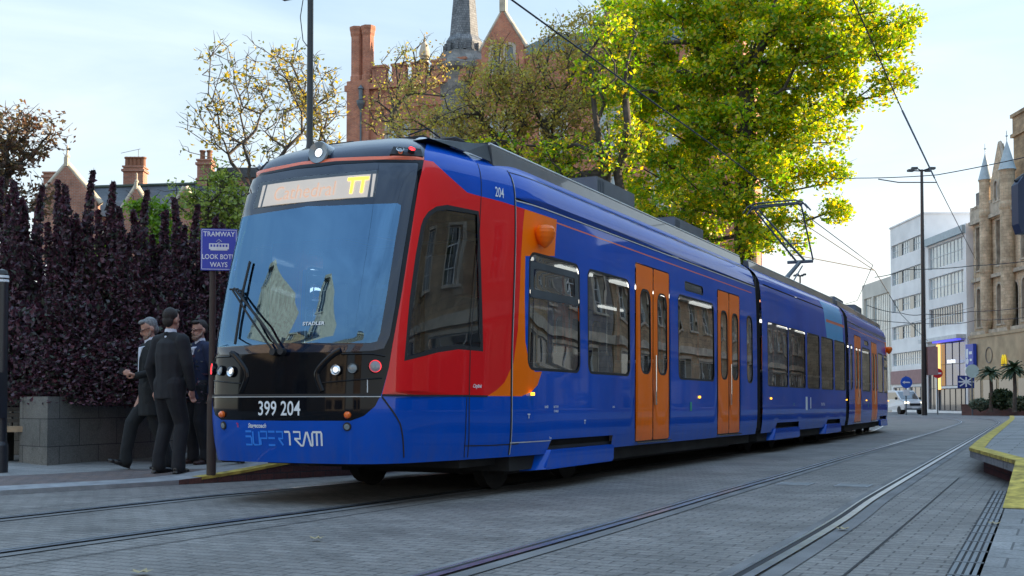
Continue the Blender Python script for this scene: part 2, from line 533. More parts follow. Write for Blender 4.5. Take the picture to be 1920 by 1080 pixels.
def cdt_zones(dom, zones, grid):
    """dom: (s0,s1,v0,v1); zones: list (name, polygon) in priority order; returns verts, {zone: tris}"""
    s0, s1, v0, v1 = dom
    vs = []; es = []; key = {}
    def av(p):
        p = (min(max(p[0], s0), s1), min(max(p[1], v0), v1))
        k = (round(p[0], 4), round(p[1], 4))
        if k not in key:
            key[k] = len(vs); vs.append(Vector(k))
        return key[k]
    for z, P in zones + [('_dom', [(s0, v0), (s1, v0), (s1, v1), (s0, v1)])]:
        ids = [av(p) for p in P]
        for a, b in zip(ids, ids[1:] + ids[:1]):
            if a != b: es.append((a, b))
    for g in grid: av(g)
    ov, oe, of, _, _, _ = delaunay_2d_cdt(vs, es, [], 0, 1e-5)
    bbs = [(z, P, min(p[0] for p in P), max(p[0] for p in P), min(p[1] for p in P), max(p[1] for p in P)) for z, P in zones]
    res = {}
    for f in of:
        cx = sum(ov[i][0] for i in f) / 3; cy = sum(ov[i][1] for i in f) / 3
        zn = 'base'
        for z, P, a, b, c, d in bbs:
            if a <= cx <= b and c <= cy <= d and inpoly(cx, cy, P):
                zn = z; break
        a, b, c = [ov[i] for i in f]
        ar = (b[0] - a[0]) * (c[1] - a[1]) - (b[1] - a[1]) * (c[0] - a[0])
        if abs(ar) < 1e-8: continue
        res.setdefault(zn, []).append(tuple(f) if ar > 0 else tuple(f[::-1]))
    return ov, res

def zone_mesh(name, ov, groups, surf, mats, parent, offs=0.0, sides=(1, -1), thick=0):
    """groups: list (tris, material index, offset). builds the surface on both sides with analytic normals"""
    V = []; Fc = []; MI = []; N = []
    for sg in sides:
        for tris, m, off in groups:
            idx = {}
            for t in tris:
                tt = []
                for i in t:
                    if i not in idx:
                        s, v = ov[i]
                        p = surf(s, v, off + offs if (off + offs) else 0.0); n = surf(s, v, None)
                        if sg < 0: p = Vector((-p.x, p.y, p.z)); n = Vector((-n.x, n.y, n.z))
                        if s == 0 and surf is S_out: n.x = 0; n.normalize()
                        idx[i] = len(V); V.append(p); N.append(n)
                    tt.append(idx[i])
                Fc.append(tuple(tt) if sg > 0 else tuple(tt[::-1])); MI.append(m)
    o = mesh(name, V, Fc, mats, parent, MI, True)
    o.data.normals_split_custom_set_from_vertices([tuple(n) for n in N])
    return o

def ribbon(mb, path, w, surf, off=.003, m=0, closed=False, step=.06, h=0.0):
    """a strip of width w following a path of (s,v) on the surface"""
    P = []
    pts = path + ([path[0]] if closed else [])
    for a, b in zip(pts, pts[1:]):
        L = math.hypot(b[0] - a[0], b[1] - a[1]); k = max(1, int(L / step))
        for i in range(k): P.append((a[0] + (b[0] - a[0]) * i / k, a[1] + (b[1] - a[1]) * i / k))
    P.append(pts[-1])
    L = []; Rr = []; C2 = []
    for i, p in enumerate(P):
        a = P[max(i - 1, 0)]; b = P[min(i + 1, len(P) - 1)]
        if closed and i in (0, len(P) - 1): a = P[-2]; b = P[1]
        d = math.hypot(b[0] - a[0], b[1] - a[1]) or 1
        nx, ny = -(b[1] - a[1]) / d, (b[0] - a[0]) / d
        L.append(surf(p[0] + nx * w / 2, p[1] + ny * w / 2, off)); Rr.append(surf(p[0] - nx * w / 2, p[1] - ny * w / 2, off))
        C2.append(surf(p[0], p[1], off + h))
    n = len(P)
    if h:
        mb.add(L + C2 + Rr, [(i, i + 1, n + i + 1, n + i) for i in range(n - 1)] + [(n + i, n + i + 1, 2 * n + i + 1, 2 * n + i) for i in range(n - 1)], m, True)
    else:
        mb.add(L + Rr, [(n + i, n + i + 1, i + 1, i) for i in range(n - 1)], m, True)

def text_tris(txt, size, narrow=1.0, bold=0.0, shear=0.0):
    cu = bpy.data.curves.new('t', 'FONT'); cu.body = txt; cu.size = size; cu.offset = bold; cu.shear = shear
    cu.align_x = 'CENTER'; cu.align_y = 'CENTER'; cu.resolution_u = 3
    o = bpy.data.objects.new('t', cu); COL.objects.link(o)
    bpy.context.view_layer.update()
    me = o.to_mesh()
    vs = [(v.co.x * narrow, v.co.y) for v in me.vertices]; fs = [tuple(p.vertices) for p in me.polygons]
    o.to_mesh_clear(); bpy.data.objects.remove(o); bpy.data.curves.remove(cu)
    return vs, fs

def text_on(name, txt, size, s, v, surf, m, parent, narrow=1.0, bold=0.0, off=.004, shear=0, mirror=False, side=1):
    vs, fs = text_tris(txt, size, narrow, bold, shear)
    V = [surf(s + (a if side > 0 else -a), v + b, off) for a, b in vs]
    if side < 0: V = [Vector((-p.x, p.y, p.z)) for p in V]
    return mesh(name, V, fs, m, parent)

def text_flat(name, txt, size, M4, m, parent=None, narrow=1.0, bold=0.0, shear=0):
    vs, fs = text_tris(txt, size, narrow, bold, shear)
    return mesh(name, [M4 @ Vector((a, b, 0)) for a, b in vs], fs, m, parent)

tram = empty('tram', (XC, T0, 0))
tag(tram, 'blue red and orange three-car tram numbered 399 204 standing on the left track', 'tram')
TL = T0  # tau = t - T0
def S_(t): return t - T0 + DS

# ---- zones of an outer car
def bezier_like(px): return smooth_poly(trp(px), 2, True)
ws_px = [(525, 663), (640, 663), (700, 660), (722, 655), (734, 630), (744, 575), (760, 470), (775, 380), (787, 306), (784, 303), (700, 302), (628, 306), (590, 311)]
ws = trp(ws_px)
# regularise: start/stop at the centre line
ws = [(0, ws[0][1])] + [p for p in ws if p[0] > 0.02] + [(0, ws[-1][1])]
black_px = [(525, 789), (603, 789), (657, 789), (682, 780), (703, 762), (714, 741), (716, 738), (729, 690), (741, 620), (755, 540), (772, 430), (785, 345), (795, 300), (720, 299), (628, 302), (585, 307)]
bl = trp(black_px)
vtop = np.mean([p[1] for p in bl[-4:]])
black_z = [(0, bl[0][1])] + [p for p in bl if p[0] > 0.02] + [(0, bl[-1][1])]
strip_z = [(0, bl[-1][1]), bl[-2], bl[-3], bl[-4]] 
strip_z = [(p[0], p[1]) for p in strip_z] + [(p[0], p[1] + .035) for p in strip_z[::-1]]
red_px = [(795, 300), (812, 303), (840, 329), (876, 361), (903, 368.5), (940, 378), (984, 392), (981, 420), (977, 480), (975, 540), (971, 620), (963, 680), (946, 717), (932, 731), (914, 742.5), (860, 742), (716, 741), (729, 690), (741, 620), (755, 540), (772, 430), (785, 345)]
or_px = [(984, 392), (1044, 412), (1040, 480), (985, 480), (984, 560), (985, 640), (992, 680), (1003, 697), (1016, 697), (1008, 722), (996, 735), (978, 743), (914, 742.5), (932, 731), (946, 717), (963, 680), (971, 620), (975, 540), (977, 480), (981, 420)]
csw_px = [(758, 677), (768, 560), (779, 480), (789, 424), (794, 410), (803, 397), (818, 387), (839, 384), (898, 396), (901, 470), (905, 600), (906, 659), (860, 655), (820, 661)]
red_z = trp(red_px); or_z = trp(or_px); csw = trp(csw_px)
def inset(P, d):
    cx = sum(p[0] for p in P) / len(P); cy = sum(p[1] for p in P) / len(P)
    out = []
    n = len(P)
    A = sum(P[i][0] * P[(i + 1) % n][1] - P[(i + 1) % n][0] * P[i][1] for i in range(n))
    sg = 1 if A > 0 else -1
    for i in range(n):
        a, b, c = P[i - 1], P[i], P[(i + 1) % n]
        d1 = (b[0] - a[0], b[1] - a[1]); d2 = (c[0] - b[0], c[1] - b[1])
        l1 = math.hypot(*d1) or 1; l2 = math.hypot(*d2) or 1
        nx = -(d1[1] / l1 + d2[1] / l2) * sg; ny = (d1[0] / l1 + d2[0] / l2) * sg
        k = math.hypot(nx, ny) or 1
        out.append((b[0] + nx / k * d, b[1] + ny / k * d))
    return out
WINS = [('window', 9.78, 11.04, 1.17, 2.31), ('window', 11.25, 12.56, 1.17, 2.30), ('window', 14.39, 16.10, 1.17, 2.30), ('window', 17.95, 18.35, 1.18, 2.27), ('display_window', 14.71, 15.58, 2.37, 2.50)]
DOORS = [(12.77, 14.06), (16.30, 17.56)]
zones = []
wsi = [(0, ws[0][1] + .012)] + inset(ws, .012)[1:-1] + [(0, ws[-1][1] - .012)]
clr = trp([(525, 391), (600, 386), (700, 382), (752, 381), (759, 385), (758, 395), (750, 441), (733, 550), (720, 625), (714, 640), (700, 643), (525, 643)])
clr = [(0, clr[0][1])] + [(p[0] * .965, p[1]) for p in clr if p[0] > .02] + [(0, clr[-1][1])]
dv0 = tr(600, 376)[1]; dv1 = tr(600, 327)[1]
zones.append(('clear', clr)); zones.append(('dclear', [(0, dv0), (.66, dv0), (.66, dv1), (0, dv1)]))
zones.append(('windscreen', wsi))
zones.append(('cabglass', inset(csw, .045)))
zones.append(('gasket', csw))
for i, (nm, a, b, c, d) in enumerate(WINS):
    if i == 0:
        zones.append(('hopperglass', rrect(S_(a + .10), S_(b - .14), d - .36, d - .16, .03)))
        zones.append(('hopper', rrect(S_(a + .03), S_(b - .04), d - .44, d - .09, .03)))
    r = .03 if i == 4 else (.09 if i != 3 else .12)
    g = .012 if i == 4 else .028
    zones.append(('win%d' % i, rrect(S_(a) + g, S_(b) - g, c + g, d - g, r)))
    zones.append(('gasket', rrect(S_(a), S_(b), c, d, r + .02)))
for i, (a, b) in enumerate(DOORS):
    mid = (a + b) / 2
    for k, (x0, x1) in enumerate(((a + .022, mid - .014), (mid + .014, b - .022))):
        wc = (x0 + x1) / 2; 
        zones.append(('doorglass%d_%d' % (i, k), rrect(S_(wc - .17), S_(wc + .17), 1.235, 2.215, .12)))
        zones.append(('doorgask%d_%d' % (i, k), rrect(S_(wc - .195), S_(wc + .195), 1.21, 2.24, .14)))
        zones.append(('doorleaf%d_%d' % (i, k), rrect(S_(x0), S_(x1), .412, 2.52, .03)))
    zones.append(('gap', rrect(S_(a - .006), S_(b + .006), .40, 2.536, .05)))
zones.append(('hole', [(S_(10.23), .36), (S_(10.33), .50), (S_(12.02), .50), (S_(12.02), .36)]))
zones.append(('strip', strip_z))
zones.append(('black', black_z))
zones.append(('red', red_z)); zones.append(('orange', or_z))
# navy cap above the screen
cap_px = [(795, 299), (797, 292), (800, 280), (812, 268)]
cp = trp([(796, 299), (796, 285), (800, 272)])
zones.append(('navy', [(0, 2.7)] + [(cp[0][0], 2.8), cp[0], cp[1], (cp[2][0], cp[2][1]), (cp[2][0] * .9, 3.5), (cp[2][0] * .9, 3.9), (0, 3.9)]))
zones.append(('groove', [(S_(9.5), 2.775), (SMAX, 2.775), (SMAX, 2.80), (S_(9.5), 2.80)]))
zones.append(('pinstripe', [(S_(10.43), 2.665), (SMAX - .25, 2.65), (SMAX - .25, 2.665), (S_(10.43), 2.68)]))
grid = []
for s in list(np.arange(0, 3.4, .055)) + list(np.arange(3.4, SMAX, .25)) + [SMAX]:
    for v in list(np.arange(.36, VMAX, .075)) + [VMAX]:
        grid.append((float(s) + (0.0 if s in (0, SMAX) else (int(v * 40) % 2) * .01), float(v)))
OV, ZR = cdt_zones((0, SMAX, .36, VMAX), zones, grid)
BM = [M['blue'], M['black'], M['red'], M['orange'], M['stripe'], M['navy'], M['rubber'], M['grille']]
def build_outer(parent):
    g = []
    for z, mi, off in (('base', 0, 0), ('black', 1, 0), ('red', 2, 0), ('orange', 3, 0), ('strip', 4, 0), ('pinstripe', 4, 0), ('navy', 5, 0), ('gasket', 6, 0), ('gap', 6, -.01), ('groove', 6, -.012), ('hopper', 7, .0)):
        if z in ZR: g.append((ZR[z], mi, off))
    body = zone_mesh('car_body', OV, g, S_out, BM, parent)
    zone_mesh('windscreen', OV, [(ZR['clear'], 0, -.004), (ZR['windscreen'], 1, -.004), (ZR['dclear'], 2, -.004)], S_out, [M['wglass'], M['frit'], M['dglass']], body)
    for sd in (1, -1):
        zone_mesh('cab_side_window', OV, [(ZR['cabglass'], 0, -.012)], S_out, [M['cglass']], body, 0, (sd,))
        for i, wd in enumerate(WINS):
            gs = [(ZR['win%d' % i], 0, -.010)]
            if i == 0: gs.append((ZR['hopperglass'], 0, -.008))
            zone_mesh('window', OV, gs, S_out, [M['sglass']], body, 0, (sd,))
        for i in range(2):
            for k in range(2):
                dl = zone_mesh('door_leaf', OV, [(ZR['doorleaf%d_%d' % (i, k)], 0, .004), (ZR['doorgask%d_%d' % (i, k)], 1, .004), (ZR['doorglass%d_%d' % (i, k)], 2, -.004)], S_out, [M['orange'], M['rubber'], M['sglass']], body, 0, (sd,))
        # door sills, handles
        for a, b in DOORS:
            MB().box((sd * 1.31, (a + b) / 2 - T0, .392), (.05, b - a, .016)).build('door_sill', M['chrome'], body)
            q = MB(); mid = (a + b) / 2 - T0
            q.tube([(sd * 1.345, mid + .02, 1.45), (sd * 1.345, mid + .02, 1.0)], .012, 6)
            q.box((sd * 1.34, mid + .02, .92), (.012, .05, .16)).build('door_handle', M['chrome'], body)
    return body
front = build_outer(tram)

def disc_on(name, sv, r, h, mats, ms, parent, side=1, prof=None, n=18):
    s, v = sv
    c = S_out(s, v, 0.0); nn = S_out(s, v, None)
    if side < 0: c = Vector((-c.x, c.y, c.z)); nn = Vector((-nn.x, nn.y, nn.z))
    mb = MB()
    pr = prof or [(r * 1.12, -.004), (r * 1.12, h), (r, h * 1.1), (r * .95, h * .6), (r * .5, h * .9), (0.001, h)]
    mb.lathe(pr, c, nn, n, ms=ms)
    return mb.build(name, mats, parent)

def dress_outer(body, texts=True):
    # raised or dark joints in the bodywork
    q = MB()
    for sd in (1, -1):
        def rb(path, w, m=0, off=.003, h=0):
            sf = S_out if sd > 0 else (lambda s, v, o=0: (lambda p: Vector((-p.x, p.y, p.z)))(S_out(s, v, o)))
            k = len(q.f); ribbon(q, path, w, sf, off, m, h=h)
            if sd < 0:
                for i in range(k, len(q.f)): q.f[i] = q.f[i][::-1]
        rb([(S_(9.50), .38), (S_(9.50), 2.98), (S_(9.50), 3.1)], .022)
        rb([(S_(9.515), .38), (S_(9.515), 3.0)], .008, 1, .004)
        rb([(S_(8.86), .38), (S_(8.86), 2.98), (S_(8.86), 3.08)], .012)
        lv = tr(716, 741)[1]
        rb([tr(716, 741), tr(800, 742), tr(872, 742), tr(914, 743)], .016)
        rb([(0.0, lv), (tr(640, 741)[0], lv), (tr(714, 741)[0], lv)], .022, 0, .003)
        rb([(0.0, lv - .012), (tr(640, 741)[0], lv - .012), (tr(714, 741)[0], lv - .012)], .006, 1, .006)
        rb(smooth_poly(trp([(716, 744), (748, 788), (754, 810), (757, 858)]), 1, False), .014)
        rb(trp([(875, 745), (871, 835), (870, 858)]), .010)
        rb(trp([(872, 836), (920, 835), (972, 832)]), .010)
        rb([(S_(9.5), .49), (S_(10.3), .49)], .010, 1, .004)
        # lamp bays on the black face
        rb(smooth_poly(trp([(639, 657), (625, 664), (604, 684), (594, 697), (594, 708), (604, 734)]), 1, False), .05, 2, .004, .022)
        rb(trp([(604, 718), (660, 713), (716, 709)]), .012, 2, .002, .012)
        rb(trp([(689, 712), (689, 736)]), .008, 1, .003)
        rb(trp([(640, 664), (700, 664), (722, 668)]), .014, 2, .002, .012)
        # gutter highlight strips and edge of the cab side glass
        rb([(S_(9.52), 2.765), (SMAX - .02, 2.765)], .012, 1, .006, .004)
        rb([(S_(9.52), 3.07), (SMAX, 3.07)], .012, 0, .003)
    q.build('panel_joint', [M['rubber'], M['roofgrey'], M['black']], body)
    # lamps
    for sd in (1, -1):
        for px, py, r, mm, ms in ((631, 694, .043, [M['black'], M['chrome'], M['em_white']], [0, 0, 1, 1, 2]), (662, 691, .040, [M['black'], M['chrome'], M['greylens']], [0, 0, 1, 2, 2]),
                              (703, 687, .050, [M['black'], M['em_red'], M['greylens']], [0, 0, 1, 2, 2])):
            disc_on('headlight', tr(px, py), r, .022, mm, ms, body, sd)
        disc_on('marker_lamp', tr(652, 778), .028, .03, [M['lens_amber']], None, body, sd, [(.03, 0), (.028, .02), (.018, .034), (0.001, .038)])
        disc_on('sensor_button', tr(651, 800), .030, .012, [M['rubber'], M['greylens']], [0, 0, 1], body, sd, [(.036, 0), (.034, .01), (.024, .012), (0.001, .014)])
        a = tr(750, 284); b = tr(771, 284)
        pm = MB(); c0 = ((a[0] + b[0]) / 2, (a[1] + b[1]) / 2)
        P = [S_out(c0[0] + dx, c0[1] + dv, .012) for dx, dv in ((-.14, -.05), (.17, -.05), (.15, .05), (-.12, .05))]
        Q = [S_out(c0[0] + dx, c0[1] + dv, -.01) for dx, dv in ((-.15, -.06), (.18, -.06), (.16, .06), (-.13, .06))]
        if sd < 0: P = [Vector((-p.x, p.y, p.z)) for p in P]; Q = [Vector((-p.x, p.y, p.z)) for p in Q]
        fs = [(0, 1, 2, 3), (0, 4, 5, 1), (1, 5, 6, 2), (2, 6, 7, 3), (3, 7, 4, 0)]
        pm.add(P + Q, fs if sd > 0 else [f[::-1] for f in fs]).build('lamp_panel', M['rubber'], body)
        disc_on('roof_lamp', a, .030, .026, [M['chrome'], M['greylens']], [0, 0, 1, 1, 1], body, sd)
        disc_on('roof_lamp', b, .028, .026, [M['rubber'], M['em_red']], [0, 0, 1, 1, 1], body, sd)
        # side marker
        for t_ in (9.84, 15.32):
            MB().box((sd * 1.332, t_ - T0, .945), (.02, .05, .03)).build('side_marker', M['em_amber'], body)
        # bulb shaped camera pod
        mb = MB()
        pr = [(.001, -.135), (.03, -.12), (.065, -.08), (.092, -.03), (.103, .015), (.098, .05), (.075, .078), (.04, .088), (.001, .09)]
        mb.lathe(pr, (0, 0, 0), (0, 0, 1), 20)
        for i, v_ in enumerate(mb.v):
            mb.v[i] = (v_[0], v_[1], v_[2])
        o = mb.build('camera_pod', M['orange'], body, (sd * 1.375, 10.03 - T0, 2.49))
        for p in o.data.polygons: p.use_smooth = True
    vz = tr(608, 288)
    c = S_out(0, vz[1], .0)
    fwd = Vector((0, -1, .12)).normalized()
    mb = MB()
    mb.lathe([(.105, -.3), (.105, .05), (.098, .065), (.045, .05), (.043, .056), (.04, .05), (0.001, .055)], c + Vector((0, 0, -.005)), fwd, 28, ms=[0, 0, 0, 0, 1, 2])
    mb.box(c + Vector((0, .10, -.11)), (.22, .30, .16), m=1)
    mb.build('roof_headlight', [M['greylens'], M['rubber'], M['em_white']], body)
    # wipers
    mb = MB()
    def P3(px, py, off): 
        s, v = tr(px, py); return S_out(s, v, off)
    b1, b2 = (532, 660), (517, 661)
    mb.tube([P3(*b1, .03), P3(500, 610, .06), P3(449, 545, .06)], .011, 6)
    mb.tube([P3(*b2, .03), P3(478, 600, .06), P3(446, 548, .06)], .009, 6)
    mb.tube([P3(532, 660, .0), P3(532, 660, .05)], .03, 10); mb.tube([P3(517, 661, .0), P3(517, 661, .05)], .03, 10)
    mb.tube([P3(456, 546, .06), P3(440, 546, .05)], .009, 6)
    mb.tube([P3(472, 492, .02), P3(460, 545, .025), P3(444, 646, .02)], .012, 6)
    mb.tube([P3(455, 548, .05), P3(459, 548, .03)], .012, 6)
    mb.build('wiper', M['rubber'], body)
    # route display behind the glass
    d0, d1 = tr(521, 376), tr(742, 322)
    def disp(s, v, off=0): return S_out(s, v, -.035 + off)
    vtop_ = tr(600, 330)[1]; vbot = tr(600, 372)[1]
    w = .575
    q = MB()
    n = 10
    for i in range(n):
        a0 = -w + 2 * w * i / n; a1 = a0 + 2 * w / n
        q.add([disp(a0, vbot), disp(a1, vbot), disp(a1, vtop_), disp(a0, vtop_)], [(0, 1, 2, 3)], 0)
    for a0, a1 in ((-w - .07, -w - .025), (w + .018, w + .05)):
        q.add([disp(a0 + .01, vbot), disp(a1, vbot), disp(a1, vtop_), disp(a0, vtop_)], [(0, 1, 2, 3)], 0)
    dsp = q.build('destination_display', [M['display']], body)
    vm = (vtop_ + vbot) / 2
    text_on('route_lettering', 'TT', .20, .46, vm, disp, M['led_yellow'], dsp, .85, .006, .006)
    text_on('route_lettering', 'Cathedral', .19, -.10, vm - .01, disp, M['led_orange'], dsp, .92, -.001, .006)
    # dark frit and housing behind the glass
    q = MB()
    def inn(s, v): return S_out(s, v, -.02)
    vb = ws[0][1]
    for i in range(24):
        a0 = -.92 + 1.84 * i / 24; a1 = a0 + 1.84 / 24
        for v0, v1 in ((2.27, 2.90),):
            q.add([S_out(a0, v0, -.06), S_out(a1, v0, -.06), S_out(a1, v1, -.06), S_out(a0, v1, -.06)], [(0, 1, 2, 3)])
    for sd in (1, -1):
        pass
    q.build('display_housing', M['int_dark'], body)
    if texts:
        vt = tr(523, 767)[1]
        text_on('fleet_number', '399 204', .168, -.005, vt, S_out, M['white'], body, .80, .002)
        vt = tr(523, 822)[1]
        superlogo(body, vt)
        text_on('operator_lettering', 'Stagecoach', .052, -.24, tr(470, 798)[1], S_out, M['white'], body, .85, .0012, .004, .3)
        q = MB(); v_ = tr(446, 797)[1]
        s_ = tr(446, 797)[0]
        for k in range(3):
            ribbon(q, [(s_ - .012 + .004 * k, v_ + .018 - .014 * k), (s_ + .010, v_ + .012 - .014 * k)], .007, S_out, .004, 0)
        q.build('operator_symbol', M['lens_red'], body)
        text_on('maker_lettering', 'STADLER', .040, tr(588, 607)[0], tr(588, 607)[1], S_out, M['white'], body, 1.3, .001, .004)
    for sd in (1, -1):
        sv = tr(936, 362)
        text_on('fleet_number', '204', .135, sv[0], sv[1], S_out, M['white'], body, .85, .001, .005, side=sd)
        sv = tr(894, 724)
        text_on('model_lettering', 'Citylink', .045, sv[0], sv[1], S_out, M['white'], body, .9, .001, .005, .3, side=sd)
        for txt, px, py, sz in (('SAND', 1024, 763, .035), ('BATTERY', 1042, 763, .032), ('CHARGE', 1042, 771, .032), ('SAND', 1150, 763, .03), ('Tyne', 1031, 821, .03)):
            sv = tr(px, py)
            text_on('small_lettering', txt, sz, sv[0], sv[1], S_out, M['white'], body, .9, .0005, .005, side=sd)
        q = MB()
        for px, py in ((991, 780), (1096, 791)):
            sv = tr(px, py)
            for a, b, c_, d_ in ((-.025, .012, .025, .022), (-.006, -.022, .006, .012)):
                pts = [S_out(sv[0] + a, sv[1] + b, .005), S_out(sv[0] + c_, sv[1] + b, .005), S_out(sv[0] + c_, sv[1] + d_, .005), S_out(sv[0] + a, sv[1] + d_, .005)]
                if sd < 0: pts = [Vector((-p.x, p.y, p.z)) for p in pts]
                q.add(pts, [(0, 1, 2, 3) if sd > 0 else (3, 2, 1, 0)], 0)
        q.build('jacking_mark', [M['white']], body)
        q = MB(); sv = tr(1295, 762)
        pts = [S_out(sv[0] + a, sv[1] + b, .005) for a, b in ((-.04, -.06), (.04, -.06), (.04, .06), (-.04, .06))]
        if sd < 0: pts = [Vector((-p.x, p.y, p.z)) for p in pts]
        q.add(pts, [(0, 1, 2, 3) if sd > 0 else (3, 2, 1, 0)]).build('green_sticker', M['green_sticker'], body)

M['display'] = emis('destination_display_panel', (0.46, 0.40, 0.34), .42)
M['led_yellow'] = emis('yellow_led', (1.0, 0.66, 0.02), 1.0)
M['led_orange'] = emis('faint_orange_led', (0.60, 0.34, 0.20), .42)
M['green_sticker'] = mat('green_sticker', (0.02, 0.32, 0.22), .5)

def superlogo(body, vt):
    H = .112; h2 = H / 2
    # strokes on a unit grid per letter (x 0..1, y 0..1)
    G = {'S': [[(1, 1), (0.05, 1)], [(0, .62), (.85, .62), (.95, .5), (.95, 0), (0, 0)]],
         'U': [[(0.05, 1), (0.05, .1), (.2, 0), (1, 0), (1, 1)]],
         'P': [[(0, 0), (0, .5), (.95, .5), (.95, 1), (0, 1)]],
         'E': [[(1, 1), (0, 1)], [(1, .52), (0, .52)], [(1, 0), (0, 0)]],
         'R': [[(0, 1), (.95, 1), (.95, .5), (.3, .5)], [(.35, .5), (1.0, 0)]],
         'T': [[(-.25, 1), (.45, 1), (.5, .9), (.5, 0)]],
         'r': [[(0, 1), (.95, 1), (.95, .5), (.15, .5)], [(.2, .5), (1.05, 0), (1.4, 0)]],
         'A': [[(0, 0), (.5, 1), (.62, 1), (1.1, 0), (1.35, 0)]],
         'M': [[(0, 0), (0, .9), (.1, 1), (1.2, 1), (1.25, .9), (1.25, 0)], [(.62, 1), (.62, 0)]]}
    x = -.375
    for word, m in (('SUPER', 'sky_letter'), ('TrAM', 'white')):
        q = MB()
        for ch in word:
            wd = .070
            for st in G[ch]:
                ribbon(q, [(x + a * wd, vt - h2 + b * H) for a, b in st], .017, S_out, .004, 0)
            x += {'T': .072, 'r': .094, 'A': .092, 'M': .1, 'P': .082, 'U': .086, 'S': .082, 'E': .084, 'R': .103}[ch]
        q.build('logo_lettering', M[m], body)
dress_outer(front)

def interior(body, y0, y1, cab):
    q = MB()
    q.bbox((-1.24, y0, .40), (1.24, y1, .43), 0)
    q.bbox((-1.2, y0, 2.42), (1.2, y1, 2.45), 1)
    if cab:
        q.bbox((-1.0, 2.02, .43), (1.0, 2.05, 2.42), 0)
        q.bbox((.25, 1.96, 1.0), (1.0, 2.01, 2.3), 1)
    q.build('saloon_lining', [M['int_dark'], M['int_grey']], body)
    q = MB()
    for x in (-.75, .75):
        y = y0 + .3
        while y + 1.1 < y1:
            q.box((x, y + .5, 2.40), (.07, 1.0, .03)); y += 1.7
    q.build('ceiling_light', M['em_strip'], body)
    q = MB(); s2 = MB()
    y = y0 + (2.2 if cab else .5)
    doorsp = [(a - T0 - .1, b - T0 + .1) for a, b in DOORS] if cab else []
    while y < y1 - .4:
        if not any(a < y < b + .2 for a, b in doorsp):
            for x in (-1.0, -.55, .55, 1.0):
                q.box((x, y, .82), (.42, .44, .08)); q.box((x, y + .22, 1.12), (.42, .07, .56))
                s2.tube([(x - .2, y + .22, 1.42), (x + .2, y + .22, 1.42)], .03, 6)
        y += .82
    if len(q.v):
        q.build('seat_row', M['seat'], body); s2.build('seat_grab_rail', M['int_grey'], body)
    q = MB()
    for yy in np.arange(y0 + 1.2, y1, 1.9):
        for x in (-.35, .35): q.tube([(x, yy, .43), (x, yy, 2.42)], .018, 6)
    q.build('grab_pole', M['lens_amber'], body)

interior(front, 2.05, CARL - .02, True)
def cab_fit(body):
    q = MB()
    # desk
    q.add([(-.85, .42, 1.10), (.85, .42, 1.10), (.95, .95, 1.24), (-.95, .95, 1.24), (-.85, .30, .5), (.85, .30, .5), (.95, .95, .5), (-.95, .95, .5)],
          [(0, 1, 2, 3), (0, 4, 5, 1), (2, 1, 5, 6), (3, 2, 6, 7), (0, 3, 7, 4)])
    q.box((0, .95, 1.28), (.9, .2, .12))
    q.box((.45, .85, 1.30), (.25, .1, .2), .3)
    q.build('driving_desk', M['int_dark'], body)
    q = MB()
    q.box((0, 1.6, .95), (.5, .5, .12)); q.box((0, 1.82, 1.4), (.5, .12, .85)); q.box((0, 1.84, 1.92), (.28, .1, .2)); q.tube([(0, 1.6, .42), (0, 1.6, .9)], .08, 8)
    q.build('driver_seat', M['seat'], body)
    q = MB()
    q.box((.80, 1.93, 1.75), (.38, .04, .62)); q.box((-.8, 1.93, 1.75), (.30, .04, .62)); q.box((.90, 1.7, 2.1), (.10, .5, .5))
    q.build('sun_blind', M['int_grey'], body)
cab_fit(front)

def bogie(body, yc, side_panels=True):
    q = MB()
    for dy in (-.9, .9):
        for x in (-.72, .72):
            q.lathe([(.001, -.06), (.30, -.06), (.30, .04), (.33, .06), (.33, .07), (.001, .07)], (x, yc + dy, .33), (1, 0, 0), 20)
        q.tube([(-.7, yc + dy, .33), (.7, yc + dy, .33)], .07, 8)
    q.box((0, yc, .36), (1.9, 2.3, .16))
    q.build('bogie', M['dark'], body)
def under(body, y0, y1):
    q = MB()
    q.bbox((-1.20, y0, .22), (1.20, y1, .40))
    q.bbox((-.95, y0 + .4, .16), (.95, y1 - .3, .26))
    q.build('underframe', M['dark'], body)
def hung_panel(body, ya, yb, zt=.40, zb=.215):
    for sd in (1, -1):
        P = [(ya, zb + .02), (ya + .12, zt), (yb - .03, zt), (yb, zt - .02), (yb - .01, zb + .03), (yb - .06, zb), (ya + .02, zb - .005)]
        vs = [(sd * 1.33, y, z) for y, z in P] + [(sd * 1.27, y, z) for y, z in P]
        n = len(P)
        fs = [tuple(range(n)), tuple(range(n, 2 * n))[::-1]] + [(i, (i + 1) % n, n + (i + 1) % n, n + i) for i in range(n)]
        mesh('bogie_skirt', vs, fs, M['blue'], body)
        # wedge shaped deflector in front
        vs = [(sd * 1.33, ya + .12, zt), (sd * 1.33, ya, zb), (sd * 1.10, ya - .12, zb - .02), (sd * 1.12, ya, zt), (sd * 1.0, ya + .1, zt), (sd * 1.0, ya + .1, zb)]
        mesh('skirt_deflector', vs, [(0, 1, 2, 3), (3, 2, 5, 4), (0, 3, 4), (1, 5, 2)], M['blue'], body)
bogie(front, 11.05 - T0)
under(front, 1.9, CARL - .1)
q = MB(); q.bbox((-.80, .55, .34), (.80, 1.9, .42)); q.bbox((-1.05, 1.2, .28), (1.05, 1.9, .42)); q.build('nose_underframe', M['dark'], front)
hung_panel(front, 10.15 - T0, 12.0 - T0)
q = MB(); q.bbox((-1.2, 10.1 - T0, .38), (1.2, 12.2 - T0, .62)); 
q.build('bogie_recess', M['dark'], front)

